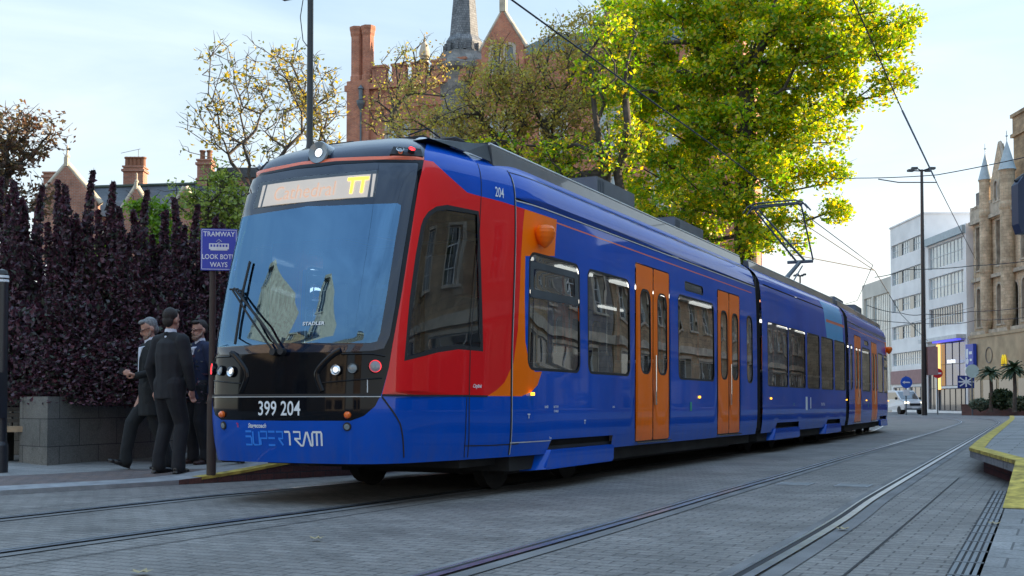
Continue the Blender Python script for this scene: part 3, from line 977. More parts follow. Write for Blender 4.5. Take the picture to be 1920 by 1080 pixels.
M['fairing'] = mat('mid_grey_fairing_paint', (.07, .08, .09), .35, var=.2, coat=.8)
def roof_gear(body, y0, y1, boxes, cab=False):
    # fairing along both roof edges
    for sd in (1, -1):
        q = MB()
        x0 = 1.08
        q.add([(sd * x0, y0, 3.09), (sd * x0, y1, 3.09), (sd * (x0 - .02), y1, 3.275), (sd * (x0 - .02), y0, 3.275), (sd * (x0 - .10), y0, 3.305), (sd * (x0 - .10), y1, 3.305), (sd * (x0 - .12), y0, 3.1), (sd * (x0 - .12), y1, 3.1)],
              [(0, 1, 2, 3), (3, 2, 5, 4), (4, 5, 7, 6), (0, 3, 4, 6), (1, 7, 5, 2)] if sd > 0 else [(3, 2, 1, 0), (4, 5, 2, 3), (6, 7, 5, 4), (6, 4, 3, 0), (2, 5, 7, 1)], 0)
        q.tube([(sd * (x0 - .04), y0, 3.295), (sd * (x0 - .04), y1, 3.295)], .014, 6, 1)
        q.build('roof_fairing', [M['fairing'], M['roofgrey']], body)
    for (ya, yb, xa, xb, z) in boxes:
        q = MB(); q.bbox((xa, ya, 3.25), (xb, yb, z)); q.bbox((xa + .03, ya + .03, z), (xb - .03, yb - .03, z + .015), 1)
        for k in range(4): q.bbox((xa - .01, ya + .05 + k * .05, 3.3), (xb + .01, ya + .07 + k * .05, z - .03))
        q.build('roof_box', [M['greybox'], M['grille']], body)
roof_gear(front, 9.5 - T0, CARL - .05, [(12.6 - T0, 13.9 - T0, -.9, .90, 3.56), (15.6 - T0, 17.0 - T0, -.8, .90, 3.52)])
# cab roof equipment: side grilles, dome, box and cables
for sd in (1, -1):
    q = MB()
    xs = [(1.05, .86, 3.20, 3.215), (1.45, .98, 3.16, 3.25), (9.48 - T0, 1.07, 3.12, 3.29)]
    for (a, b) in zip(xs, xs[1:]):
        vs = [(sd * a[1], a[0], a[2]), (sd * b[1], b[0], b[2]), (sd * (b[1] - .04), b[0], b[3]), (sd * (a[1] - .04), a[0], a[3]), (sd * (a[1] - .3), a[0], a[3] - .01), (sd * (b[1] - .3), b[0], b[3] - .01)]
        q.add(vs, [(0, 1, 2, 3), (3, 2, 5, 4)] if sd > 0 else [(3, 2, 1, 0), (4, 5, 2, 3)])
    q.build('cab_roof_grille', M['grille'], front)
q = MB()
q.lathe([(.11, 0), (.11, .03), (.085, .08), (.04, .105), (.001, .11)], (.42, 1.62, 3.27), (0, 0, 1), 20, 0)
q.build('antenna_dome', M['whitepaint'], front)
q = MB()
q.box((.60, 1.85, 3.33), (.22, .22, .10)); q.box((.60, 1.85, 3.385), (.2, .18, .02), m=1)
q.build('antenna_box', [M['rubber'], M['greybox']], front)
q = MB(); q.box((.1, 1.9, 3.40), (.5, .3, .08)); q.tube([(.60, 1.9, 3.34), (.66, 2.1, 3.34), (.75, 2.3, 3.36), (.7, 2.6, 3.36)], .018, 6)
q.tube([(.40, 1.4, 3.36), (.48, 1.6, 3.46), (.55, 1.9, 3.36)], .008, 5)
q.tube([(.8, 1.95, 3.34), (.9, 2.2, 3.40), (.86, 2.45, 3.36), (.75, 2.3, 3.35)], .015, 6)
q.build('roof_cable_tray', [M['rubber'], M['greybox']], front)
q = MB(); q.box((-.25, 1.25, 3.27), (.45, .3, .03))
q.build('roof_hatch', [M['rubber'], M['greybox']], front)
# end wall
q = MB(); q.bbox((-1.29, CARL - .02, .42), (1.29, CARL + .0, 2.9)); q.build('end_wall', M['rubber'], front)

def gangway(y0, y1, tilt=0):
    q = MB(); n = max(4, int((y1 - y0) / .07))
    for i in range(n):
        w = 1.20 + (.045 if i % 2 else 0); a = y0 + (y1 - y0) * i / n; b = y0 + (y1 - y0) * (i + 1) / n
        q.bbox((-w, a, .45), (w, b, 2.95 + (.03 if i % 2 else 0)))
    q.build('gangway_bellows', M['rubber'], tram)
G1, ML = .36, 8.02
gangway(CARL - .01, CARL + G1 + .01)

# ---- middle car
MY = CARL + G1
def sm(t): return t - T0 - MY
mz = []
mw = [(19.36, 20.95), (21.0, 22.5), (22.66, 23.92), (24.1, 25.45), (25.6, 26.95)]
for i, (a, b) in enumerate(mw):
    mz.append(('w%d' % i, rrect(sm(a) + .025, sm(b) - .025, 1.17, 2.24, .06)))
    mz.append(('gasket', rrect(sm(a), sm(b), 1.15, 2.26, .08)))
for a, b in ((19.98, 21.95), (24.68, 26.35)):
    mz.append(('hole', [(sm(a), .40), (sm(a) + .1, .52), (sm(b) - .05, .52), (sm(b), .40)]))
mz.append(('st', [(sm(24.75), 2.60), (sm(26.9), 2.60), (sm(26.9), 2.66), (sm(24.75), 2.66)]))
mz.append(('cyan', [(sm(24.75), 2.25), (sm(26.7), 2.25), (sm(26.75), 3.05), (sm(24.5), 3.05)]))
mz.append(('groove', [(.25, 2.86), (ML - .2, 2.86), (ML - .2, 2.885), (.25, 2.885)]))
mg = [(float(s), float(v)) for s in list(np.arange(0, ML, .4)) + [ML] for v in list(np.arange(.36, VMAX, .1)) + [VMAX]]
OM, ZM = cdt_zones((0, ML, .36, VMAX), mz, mg)
midb = zone_mesh('car_body', OM, [(ZM['base'], 0, 0), (ZM['gasket'], 1, 0), (ZM['cyan'], 2, 0), (ZM['st'], 3, 0), (ZM['groove'], 1, -.012)], S_mid, [M['blue'], M['rubber'], M['cyan'], M['stripe']], tram)
midb.location = (0, MY, 0)
for sd in (1, -1):
    for i in range(len(mw)):
        zone_mesh('window', OM, [(ZM['w%d' % i], 0, -.01)], S_mid, [M['sglass']], midb, 0, (sd,))
    for tt in (19.56, 27.05):
        MB().box((sd * 1.332, sm(tt), .945), (.02, .05, .03)).build('side_marker', M['em_amber'], midb)
    q = MB()
    for tt, z, h in ((22.55, .86, .26), (22.95, .87, .22)):
        q.box((sd * 1.328, sm(tt), z), (.006, .15 if h > .24 else .05, h))
    q.build('notice_sticker', M['notice'] if 'notice' in M else M['white'], midb)
    for i, (a, b) in enumerate(((24.1, .75),)):
        text_on('small_lettering', 'TRAM-TRAIN', .09, sm(24.2), .84, S_mid, M['white'], midb, .8, 0, .005, side=sd)
        text_on('small_lettering', 'WC', .08, sm(21.4), .84, S_mid, M['green_sticker'], midb, .8, 0, .005, side=sd)
interior(midb, 0.02, ML - .02, False)
under(midb, .1, ML - .1)
bogie(midb, sm(21.0)); bogie(midb, sm(25.5))
hung_panel(midb, sm(19.8), sm(21.9), .42, .23); hung_panel(midb, sm(24.5), sm(26.3), .42, .23)
q = MB(); q.bbox((-1.2, sm(19.9), .38), (1.2, sm(26.5), .62)); q.build('bogie_recess', M['dark'], midb)
roof_gear(midb, .15, ML - .1, [(3.3, 3.9, -.8, .5, 3.52), (5.2, 6.6, -.7, .7, 3.42)])
q = MB(); q.bbox((-1.28, 0, .42), (1.28, .02, 2.9)); q.build('end_wall', M['rubber'], midb)
q = MB(); q.bbox((-1.28, ML - .02, .42), (1.28, ML, 2.9)); q.build('end_wall', M['rubber'], midb)
# insulators and gear at the roof ends
def insul(body, y):
    q = MB()
    for x in (.75, .45, .15):
        for k in range(3): q.lathe([(.03, 0), (.06, .015), (.03, .03)], (x, y, 3.36 + .035 * k), (0, 0, 1), 8)
        q.tube([(x, y, 3.2), (x, y, 3.44)], .02, 6)
    q.tube([(.75, y, 3.43), (.6, y + .25, 3.5), (.45, y, 3.43)], .012, 5)
    q.build('roof_insulator', M['greybox'], body)
insul(front, CARL - .35); insul(front, CARL - .9); insul(midb, 4.6)

# pantograph: base, lower arm, knee, upper arm, collector head
py_ = 25.9 - T0
pan = empty('pantograph', (0, py_, 0), 0, tram)
HZ = 5.43
q = MB()
q.bbox((-.5, -.9, 3.28), (.5, -.84, 3.36)); q.bbox((-.5, .1, 3.28), (.5, .16, 3.36)); q.bbox((-.5, -.9, 3.28), (-.44, .16, 3.36)); q.bbox((.44, -.9, 3.28), (.5, .16, 3.36))
q.tube([(-.5, -.1, 3.42), (.5, -.1, 3.42)], .04, 8)
q.build('pantograph_base', M['greybox'], pan)
q = MB()
q.tube([(0, -.1, 3.42), (.25, 1.35, 4.22)], [.06, .045], 8); q.tube([(.3, -.3, 3.36), (.33, 1.2, 4.1)], .018, 6)
q.tube([(-.05, 1.35, 4.22), (.55, 1.35, 4.22)], .04, 8)
q.build('lower_arm', M['greybox'], pan)
q = MB()
q.tube([(.35, 1.35, 4.25), (-.42, .05, HZ - .12)], [.028, .02], 6); q.tube([(.15, 1.35, 4.25), (-.48, .0, HZ - .15)], [.025, .02], 6)
q.tube([(.55, 1.35, 4.25), (.56, .05, HZ - .12)], .02, 6); q.tube([(.0, .9, 4.6), (.5, .9, 4.6)], .015, 5)
q.build('upper_arm', M['greybox'], pan)
q = MB()
for dy in (-.17, .17):
    q.tube([(-.72, dy, HZ - .22), (-.62, dy, HZ - .08), (-.45, dy, HZ - .01), (.45, dy, HZ), (.62, dy, HZ - .05), (.74, dy, HZ - .2)], .02, 6)
q.tube([(-.5, 0, HZ - .08), (.55, 0, HZ - .06)], .02, 6); q.box((-.5, 0, HZ - .08), (.05, .42, .05)); q.box((.52, 0, HZ - .06), (.05, .42, .05))
q.build('collector_head', M['grille'], pan)

# ---- rear car: the front car turned about, slightly yawed by the curve
MYE = MY + ML
gangway(MYE - .01, MYE + .38)
rear = copy_tree(front, tram)
YAW = math.radians(2.0)
# the rear car's inner end meets the gangway; its nose points up the street
piv = Vector((0, MYE + G1, 0))
rear.rotation_euler = (0, 0, PI + YAW)
rear.location = piv + Matrix.Rotation(PI + YAW, 3, 'Z') @ Vector((0, -CARL, 0))
rear['label'] = 'rear car body at the far end of the tram with two pairs of orange doors'
front['label'] = 'front car body with red cab sides, orange swoosh and black nose'
midb['label'] = 'middle car body without doors, with a light blue patch near its rear'

# ================================================================== ground
M['setts'] = brick('street_setts', (.155, .145, .134), (.205, .193, .180), (.075, .070, .066), .20, .10, .007, 'XY', .75, .7, .34, 0.0)
M['asphalt'] = mat('asphalt', (.155, .155, .155), .85, var=.3, vs=1.5, bump=.3, bs=150)
M['pave_red'] = brick('reddish_paving_bricks', (.16, .115, .10), (.12, .10, .10), (.05, .05, .05), .2, .1, .008, 'XY', .85, .4, .25, .1)
M['pave_grey'] = brick('grey_paving_slabs', (.20, .20, .197), (.25, .248, .243), (.09, .09, .09), .6, .4, .008, 'XY', .85, .35, .2, 0)
M['kerb'] = mat('pale_kerb_stone', (.24, .25, .26), .8, var=.25, vs=6, bump=.3)
M['yellow'] = mat('worn_yellow_edge', (.42, .32, .06), .85, var=.55, vs=9, bump=.2, bs=120)
M['platside'] = brick('brick_platform_base', (.14, .06, .05), (.10, .05, .045), (.06, .05, .05))
M['concrete'] = mat('grey_concrete', (.20, .21, .21), .85, var=.25, vs=5, bump=.3)

g = MB(); g.add([(-900, -300, 0), (900, -300, 0), (900, 1500, 0), (-900, 1500, 0)], [(0, 1, 2, 3)])
tag(g.build('ground', M['asphalt']), kind='structure')
g = MB()
g.add([(-12.5, -14, .004), (4.5, -14, .004), (4.5, 66, .004), (-12.5, 66, .004)], [(0, 1, 2, 3)])
tag(g.build('road', M['setts']), kind='structure')

def catmull(pts, n=10):
    P = [Vector(p) for p in pts]
    P = [P[0] * 2 - P[1]] + P + [P[-1] * 2 - P[-2]]
    out = []
    for i in range(1, len(P) - 2):
        p0, p1, p2, p3 = P[i - 1:i + 3]
        for k in range(n):
            t = k / n
            out.append(0.5 * ((2 * p1) + (-p0 + p2) * t + (2 * p0 - 5 * p1 + 4 * p2 - p3) * t * t + (-p0 + 3 * p1 - 3 * p2 + p3) * t ** 3))
    out.append(P[-2])
    return out

def flat_strip(mb, pts, off, w, z, m):
    P = [Vector((p[0], p[1])) for p in pts]; V = []
    for i, p in enumerate(P):
        d = (P[min(i + 1, len(P) - 1)] - P[max(i - 1, 0)]).normalized(); nn = Vector((d.y, -d.x))
        a = p + nn * (off - w / 2); b = p + nn * (off + w / 2)
        V += [(a.x, a.y, z), (b.x, b.y, z)]
    mb.add(V, [(2 * i, 2 * i + 1, 2 * i + 3, 2 * i + 2) for i in range(len(P) - 1)], m)

rails = [('second tram rail from the right platform, along the empty track', [(-2.68, -12), (-2.80, 4.95), (-2.94, 11), (-3.12, 18), (-3.75, 41), (-4.72, 60), (-7.2, 72), (-13, 81), (-24, 88), (-45, 93)]),
         ('nearest tram rail to the right platform with its yellow edge', [(-1.30, -12), (-1.42, 5.6), (-1.58, 11), (-1.76, 18), (-2.35, 41), (-3.05, 60), (-5.2, 73), (-11.5, 83), (-23.5, 90), (-45, 95)]),
         ('tram rail nearest the left kerb, running under the tram', [(-7.02, -12), (-7.05, 6), (-7.06, 10), (-6.62, 12), (-6.58, 27), (-7.0, 38), (-9.5, 52), (-16, 66), (-28, 76), (-45, 82)]),
         ('inner rail of the track the tram stands on', [(-5.55, -12), (-5.45, 4), (-5.3, 8), (-5.2, 14), (-5.18, 27), (-5.55, 38), (-7.9, 53), (-14.6, 67.5), (-27, 78), (-45, 84)])]
for i, (lb, pts) in enumerate(rails):
    if i == 2: pts = [(-7.02, -12), (-7.05, 6), (-6.95, 9), (-6.7, 13), (-6.6, 20)] + pts[4:]
    P = catmull([(a, b, 0) for a, b in pts], 10)
    q = MB()
    flat_strip(q, P, -.095, .09, .010, 2)
    flat_strip(q, P, .105, .10, .010, 2)
    flat_strip(q, P, -.030, .045, .014, 1)
    flat_strip(q, P, .018, .055, .018, 0)
    flat_strip(q, P, -.060, .018, .018, 0)
    o = q.build('tram_rail', [M['steel'], M['groove'], M['asphalt']])
    tag(o, lb, 'tram rail', 'tram rails set in the street')
# tar joint between left track and setts
q = MB()
for pts in ([(-5.0, 0), (-4.93, 5), (-4.85, 12), (-4.7, 20)], [(-7.55, 0), (-7.5, 8), (-7.45, 11)], [(-.98, 0), (-1.0, 6), (-1.12, 14)]):
    P = catmull([(a, b, 0) for a, b in pts], 8)
    flat_strip(q, P, 0, .014, .0085, 0)
tag(q.build('road_joint', M['groove']), kind='structure')

# ---- left pavement: rises gently away from the kerb
KERB = [(-10.2, -14), (-9.6, 0), (-8.98, 7.2), (-8.27, 9.6), (-7.6, 11.6), (-7.6, 40), (-12, 58), (-24, 72)]
def pav_z(x, y):
    k = np.interp(y, [p[1] for p in KERB], [p[0] for p in KERB])
    d = k - x
    ramp_ = .30 * smooth01((y - 9.0) / 3.2) * (1 - .85 * smooth01((d - .5) / 1.0) * (1 - smooth01((y - 12) / 3)))
    return .05 + min(max(d, 0), 4) * .022 * (1 - smooth01((y - 9) / 4) * .8) + ramp_ * (1 if d < 6 else .9)
V = []; F = []
ys = list(np.arange(-14, 9, 1.0)) + list(np.arange(9, 13, .25)) + list(np.arange(13, 76, 2))
offs = [0, .10, .45, .9, 1.6, 2.6, 4.2, 8, 20, 60]
for y in ys:
    k = np.interp(y, [p[1] for p in KERB], [p[0] for p in KERB])
    for o_ in offs: V.append((k - o_, y, pav_z(k - o_, y)))
nn_ = len(offs); MI = []
for i in range(len(ys) - 1):
    for j in range(nn_ - 1):
        a = i * nn_ + j; F.append((a + nn_, a, a + 1, a + nn_ + 1)); MI.append(0 if j < 2 else (1 if j < 4 and ys[i] < 10 else 2))
F = [f[::-1] for f in F]
tag(mesh('pavement', V, F, [M['kerb'], M['pave_red'], M['pave_grey']], None, MI), kind='structure')
q = MB()
for i in range(len(ys) - 1):
    for a, b in ((ys[i], ys[i + 1]),):
        ka = np.interp(a, [p[1] for p in KERB], [p[0] for p in KERB]); kb = np.interp(b, [p[1] for p in KERB], [p[0] for p in KERB])
        q.add([(ka, a, 0), (kb, b, 0), (kb, b, pav_z(kb, b)), (ka, a, pav_z(ka, a))], [(0, 1, 2, 3)], 1 if a > 9.2 else 0)
tag(q.build('kerb', [M['kerb'], M['platside']]), kind='structure')
q = MB()
yy = [y for y in ys if 9.4 < y < 40]
V = []
for y in yy:
    k = np.interp(y, [p[1] for p in KERB], [p[0] for p in KERB])
    z = pav_z(k, y) + .006
    V += [(k + .015, y, z - .03), (k + .015, y, z), (k - .13, y, z)]
q.add(V, [(3 * i, 3 * i + 3, 3 * i + 4, 3 * i + 1) for i in range(len(yy) - 1)] + [(3 * i + 1, 3 * i + 4, 3 * i + 5, 3 * i + 2) for i in range(len(yy) - 1)])
tag(q.build('kerb_yellow_line', M['yellow']), kind='structure')

# ---- right platform with a cantilevered edge and a ramp
edge = [(-1.10, 15.35), (-1.25, 20), (-1.45, 28), (-1.70, 38), (-1.95, 47), (-2.4, 58)]
E2 = catmull([(a, b, 0) for a, b in edge], 5)
poly = [(-.44, 12.0)] + [(3.4, 12.0), (3.4, 58)] + [(p.x, p.y) for p in reversed(E2)]
pl = empty('platform', (0, 0, 0))
tag(pl, 'low tram platform on the right with worn yellow edging and a short ramp', 'platform')
q = MB(); q.prism(poly, .185, .30); q.build('platform_slab', M['platslab'] if 'platslab' in M else M['pave_grey'], pl)
q = MB()
inp = [(-.28, 12.12), (3.3, 12.25), (3.3, 57.5)] + [(p.x + .16, p.y + (.2 if i == len(E2) - 1 else 0)) for i, p in reversed(list(enumerate(E2)))]
q.prism(inp, 0, .184); q.build('platform_base', M['platside'], pl)
q = MB()
yl = [(-.44, 12.0)] + [(p.x, p.y) for p in E2]
V = []
P = [Vector(p) for p in yl]
for i, p in enumerate(P):
    d0 = (P[i] - P[i - 1]).normalized() if i else (P[1] - P[0]).normalized()
    d1 = (P[i + 1] - P[i]).normalized() if i < len(P) - 1 else d0
    d = (d0 + d1).normalized(); nn = Vector((d.y, -d.x)); k = 1 / max(.5, nn.dot(Vector((d0.y, -d0.x))))
    b = p + nn * .17 * k; a = p - nn * .008 * k
    V += [(a.x, a.y, .268), (a.x, a.y, .306), (b.x, b.y, .306)]
q.add(V, [(3 * i, 3 * i + 3, 3 * i + 4, 3 * i + 1)[::-1] for i in range(len(P) - 1)] + [(3 * i + 1, 3 * i + 4, 3 * i + 5, 3 * i + 2)[::-1] for i in range(len(P) - 1)])
q.build('yellow_edge', M['yellow'], pl)
q = MB()
q.add([(-.44, 12.0, .30), (3.4, 12.0, .30), (3.4, 9.95, .012), (-.46, 9.95, .012), (-.44, 12.0, 0), (3.4, 12, 0), (-.46, 9.95, 0), (3.4, 9.95, 0)],
      [(3, 2, 1, 0), (0, 4, 6, 3), (3, 6, 7, 2)], 0)
q.add([(-.45, 12.0, .307), (-.27, 12.0, .307), (-.28, 9.96, .019), (-.475, 9.96, .019), (-.45, 12.0, .24), (-.475, 9.96, .0)], [(3, 2, 1, 0), (0, 4, 5, 3)], 1)
q.build('ramp', [M['pave_grey'], M['yellow']], pl)
# near pavement and drain
q = MB()
q.add([(-.36, -14, .010), (4.5, -14, .010), (4.5, 9.95, .010), (-.46, 9.95, .010)], [(0, 1, 2, 3)])
o = tag(q.build('pavement', M['pave_grey']), kind='structure')
q = MB()
for k, off in enumerate((-.42, -.455, -.49, -.525)):
    pts = [(off - .0 + .0, 0), (off - .0, 6), (off - .09, 12)]
    flat_strip(q, [(p[0], p[1]) for p in pts], 0, .022, .014, 0)
flat_strip(q, [(-.47, 0), (-.47, 6), (-.57, 12)], 0, .155, .010, 1)
for y in np.arange(0, 12, .5):
    x = -.47 - (.1 * max(0, y - 6) / 6); q.box((x, y, .014), (.15, .018, .006), m=0)
dr = q.build('drain', [M['greybox'], M['groove']])
tag(dr, 'slotted drain channel beside the ramp on the right', 'drain')

# ================================================================== buildings
def cw(xc, z, h=0):
    return Vector((RV.x * xc - math.sin(TH) * z, RV.y * xc + math.cos(TH) * z, h))
M['redbrick'] = brick('red_brick', (.50, .16, .075), (.38, .11, .06), (.32, .26, .2), .225, .075, .01)
M['housebrick'] = brick('house_brick', (.38, .15, .09), (.28, .11, .07), (.28, .24, .2), .225, .075, .01)
M['sandstone'] = brick('weathered_sandstone', (.36, .26, .155), (.27, .19, .115), (.13, .10, .075), .55, .28, .008, var=.45)
M['darkstone'] = brick('sooty_stone', (.22, .20, .18), (.15, .14, .13), (.1, .09, .08), .5, .25, .008, var=.5)
M['palestone'] = mat('pale_stone_trim', (.42, .36, .28), .8, var=.3, vs=2, bump=.3)
M['slate'] = brick('slate_roof', (.055, .060, .068), (.035, .04, .046), (.02, .02, .025), .3, .18, .006, rough=.6)
M['greenslate'] = brick('mossy_slate', (.07, .10, .08), (.05, .07, .055), (.02, .03, .025), .3, .18, .006, rough=.7)
M['spire'] = brick('grey_shingle_spire', (.20, .21, .22), (.11, .12, .13), (.05, .05, .06), .16, .16, .012, rough=.7)
M['render'] = mat('pale_grey_render', (.82, .80, .78), .8, var=.12, vs=.4, bump=.15)
M['render2'] = mat('cream_render', (.55, .52, .46), .8, var=.12, vs=.4, bump=.15)
M['tan'] = mat('tan_shopfront_stone', (.42, .32, .20), .8, var=.2, vs=1, bump=.2)
M['pink'] = mat('dull_pink_fascia', (.30, .17, .17), .6)
M['frame'] = mat('white_window_frame', (.62, .62, .60), .5)
M['dframe'] = mat('dark_window_frame', (.05, .055, .06), .5)
M['lead'] = mat('pale_lead', (.35, .42, .45), .5)
M['pot'] = mat('clay_pot', (.20, .09, .05), .8)
M['opaqueglass'] = mat('window_glass', (.03, .04, .05), .06, var=.5, vs=.5, spec=.9, coat=1)
M['paleglass'] = mat('pale_reflecting_glass', (.30, .36, .38), .12, var=.4, vs=.7, coat=1, spec=.9)
M['dkglass'] = mat('dark_shop_glass', (.012, .018, .025), .08, var=.6, vs=1, coat=1)
M['blueglass'] = mat('blue_lit_glass', (.01, .05, .20), .1, var=.6, vs=.4, coat=1)

def arch_poly(x0, x1, z0, z1, arch):
    if not arch: return [(x0, z0), (x1, z0), (x1, z1), (x0, z1)]
    w = (x1 - x0) / 2; cx = (x0 + x1) / 2
    pts = [(x0, z0), (x1, z0)]
    for k in range(9):
        a = PI * k / 8
        pts.append((cx + w * math.cos(a), z1 - w + w * math.sin(a)))
    return pts

def window_mesh(P, dep, bars, fm, gm, parent, y0=0.0, fw=.07):
    xs = [p[0] for p in P]; zs = [p[1] for p in P]
    x0, x1, z0, z1 = min(xs), max(xs), min(zs), max(zs)
    q = MB(); n = len(P)
    cx, cz = (x0 + x1) / 2, (z0 + z1) / 2
    In = [(cx + (p[0] - cx) * (1 - 2 * fw / (x1 - x0)), cz + (p[1] - cz) * (1 - 2 * fw / (z1 - z0))) for p in P]
    vs = [(p[0], y0 + dep - .03, p[1]) for p in P] + [(p[0], y0 + dep - .03, p[1]) for p in In] + [(p[0], y0 + dep + .02, p[1]) for p in In]
    q.add(vs, [(i, (i + 1) % n, n + (i + 1) % n, n + i) for i in range(n)] + [(n + i, n + (i + 1) % n, 2 * n + (i + 1) % n, 2 * n + i) for i in range(n)])
    nx, nz = bars
    for k in range(1, nx):
        x = x0 + (x1 - x0) * k / nx; q.bbox((x - .02, y0 + dep - .025, z0 + .03), (x + .02, y0 + dep + .015, z1 - .03))
    for k in range(1, nz):
        z = z0 + (z1 - z0) * k / nz; q.bbox((x0 + .03, y0 + dep - .027, z - .02), (x1 - .03, y0 + dep + .017, z + .02))
    o = q.build('window', fm, parent)
    mesh('pane', [(p[0], y0 + dep + .018, p[1]) for p in P], [tuple(range(n))], gm, o)
    return o

def facade(parent, w, h, d, wall, wins, outline=None, frame=None, gm=None, name='wall', x0=0.0, y0=0.0, surround=None, reveal=.18, thin=False):
    """front wall lies in local y=y0, facing -y; wins: (x0,x1,z0,z1,arch,(nx,nz)[,glass])"""
    zs = [('w', arch_poly(a[0] + x0, a[1] + x0, a[2], a[3], a[4])) for a in wins]
    OL = outline or [(x0, 0), (x0 + w, 0), (x0 + w, h), (x0, h)]
    xs = [p[0] for p in OL]; zz = [p[1] for p in OL]
    zones_ = zs + [('body', OL)]
    ov, zr = cdt_zones((min(xs), max(xs), min(zz), max(zz)), zones_, [])
    q = MB()
    q.add([(p[0], y0, p[1]) for p in ov], zr.get('body', []), 0)
    n = len(OL)
    q.add([(p[0], y0, p[1]) for p in OL] + [(p[0], y0 + d, p[1]) for p in OL], [(i, n + i, n + (i + 1) % n, (i + 1) % n) for i in range(n)] + [tuple(range(n, 2 * n))[::-1]], 0)
    for (_, P) in zs:
        m = len(P)
        q.add([(p[0], y0, p[1]) for p in P] + [(p[0], y0 + reveal, p[1]) for p in P], [(i, m + i, m + (i + 1) % m, (i + 1) % m) for i in range(m)], 1 if surround else 0)
        if surround:
            a0 = min(p[0] for p in P); a1 = max(p[0] for p in P); b0 = min(p[1] for p in P); b1 = max(p[1] for p in P)
            sw = .16; cx = (a0 + a1) / 2; cz = (b0 + b1) / 2
            O = [(cx + (p[0] - cx) * (1 + 2 * sw / (a1 - a0)), cz + (p[1] - cz) * (1 + 2 * sw / (b1 - b0))) for p in P]
            vs = [(p[0], y0 - .03, p[1]) for p in P] + [(p[0], y0 - .03, p[1]) for p in O] + [(p[0], y0 + .01, p[1]) for p in O]
            q.add(vs, [(i, m + i, m + (i + 1) % m, (i + 1) % m)[::-1] for i in range(m)] + [(m + i, 2 * m + i, 2 * m + (i + 1) % m, m + (i + 1) % m)[::-1] for i in range(m)], 1)
            q.bbox((a0 - sw - .05, y0 - .10, b0 - .14), (a1 + sw + .05, y0 + .05, b0 - .005), 1)
    o = q.build(name, [wall, surround or wall], parent)
    for a, (_, P) in zip(wins, zs):
        window_mesh(P, reveal, a[5], a[7] if len(a) > 7 else (frame or M['frame']), a[6] if len(a) > 6 else (gm or M['opaqueglass']), parent, y0)
    return o

def hip(parent, x0, x1, y0, y1, z0, z1, m, inset_=None, name='roof', ov=.25):
    if inset_ is None: inset_ = (y1 - y0) / 2
    x0 -= ov; x1 += ov; y0 -= ov; y1 += ov
    ym = (y0 + y1) / 2
    vs = [(x0, y0, z0), (x1, y0, z0), (x1, y1, z0), (x0, y1, z0), (x0 + inset_, ym, z1), (x1 - inset_, ym, z1)]
    q = MB(); q.add(vs, [(0, 1, 5, 4), (1, 2, 5), (2, 3, 4, 5), (3, 0, 4), (3, 2, 1, 0)])
    q.tube([(x0 + inset_, ym, z1 + .03), (x1 - inset_, ym, z1 + .03)], .10, 6)
    return q.build(name, m, parent)

def chimney(parent, x, y, z0, z1, w, d, m, pots=4, band=True):
    q = MB()
    q.bbox((x - w / 2, y - d / 2, z0), (x + w / 2, y + d / 2, z1))
    q.bbox((x - w / 2 - .08, y - d / 2 - .08, z1 - .22), (x + w / 2 + .08, y + d / 2 + .08, z1 - .1)); q.bbox((x - w / 2 - .05, y - d / 2 - .05, z1), (x + w / 2 + .05, y + d / 2 + .05, z1 + .08))
    if band: q.bbox((x - w / 2 - .06, y - d / 2 - .06, z1 - 1.0), (x + w / 2 + .06, y + d / 2 + .06, z1 - .9))
    o = q.build('chimney', m, parent)
    for k in range(pots):
        px_ = x - w / 2 + w * (k + .5) / pots
        q = MB(); q.lathe([(.001, 0), (.13, 0), (.12, .42), (.16, .44), (.16, .52), (.001, .5)], (px_, y, z1 + .07), (0, 0, 1), 10)
        q.build('chimney_pot', M['pot'], o)
    return o

# ---- red brick building with spire (background, centre)
ang = TH - math.radians(18)
b = empty('brick_building', cw(-10.95, 75.3), ang)
tag(b, 'large red brick Victorian building with battlements, twin flue chimney and grey spire behind the trees', 'building')
Hp = 21.6
wins = []
for fl, (z0, z1) in enumerate(((4, 6.6), (8.5, 11), (12.6, 15.2), (16.2, 19.2))):
    for x in (2.9, 6.1, 10.0, 13.5, 17.0, 20.5):
        wins.append((x - .02, x + .62, z0, z1, True, (1, 3), M['paleglass'])); wins.append((x + .86, x + 1.5, z0, z1, True, (1, 3), M['paleglass']))
facade(b, 26, Hp, 10, M['redbrick'], wins, surround=M['palestone'])
q = MB()
q.bbox((-.1, -.25, Hp - .02), (9, .35, Hp + .35)); q.bbox((1.6, -.12, 20.2), (26, .02, 20.45))
x = 1.9
while x < 8.5:
    q.bbox((x, -.2, Hp + .36), (x + .95, .3, Hp + 1.35)); q.bbox((x - .06, -.28, Hp + 1.353), (x + 1.01, .38, Hp + 1.5)); x += 1.4
q.build('battlement', M['redbrick'], b)
q = MB()
q.bbox((.1, -.3, 0), (1.7, 1.3, Hp + .6)); q.build('chimney_base', M['redbrick'], b)
q = MB()
for cx_ in (.50, 1.32):
    q.lathe([(.45, Hp + .6), (.45, Hp + 1.0), (.40, Hp + 1.1), (.40, Hp + 3.7), (.46, Hp + 3.85), (.47, Hp + 4.05), (.52, Hp + 4.2), (.52, Hp + 4.35), (.001, Hp + 4.35)], (cx_, .4, 0), (0, 0, 1), 8, smooth=False)
q.build('chimney', M['redbrick'], b)
q = MB(); q.tube([(1.2, -.45, 0), (1.2, -.45, 20.4)], .07, 8)
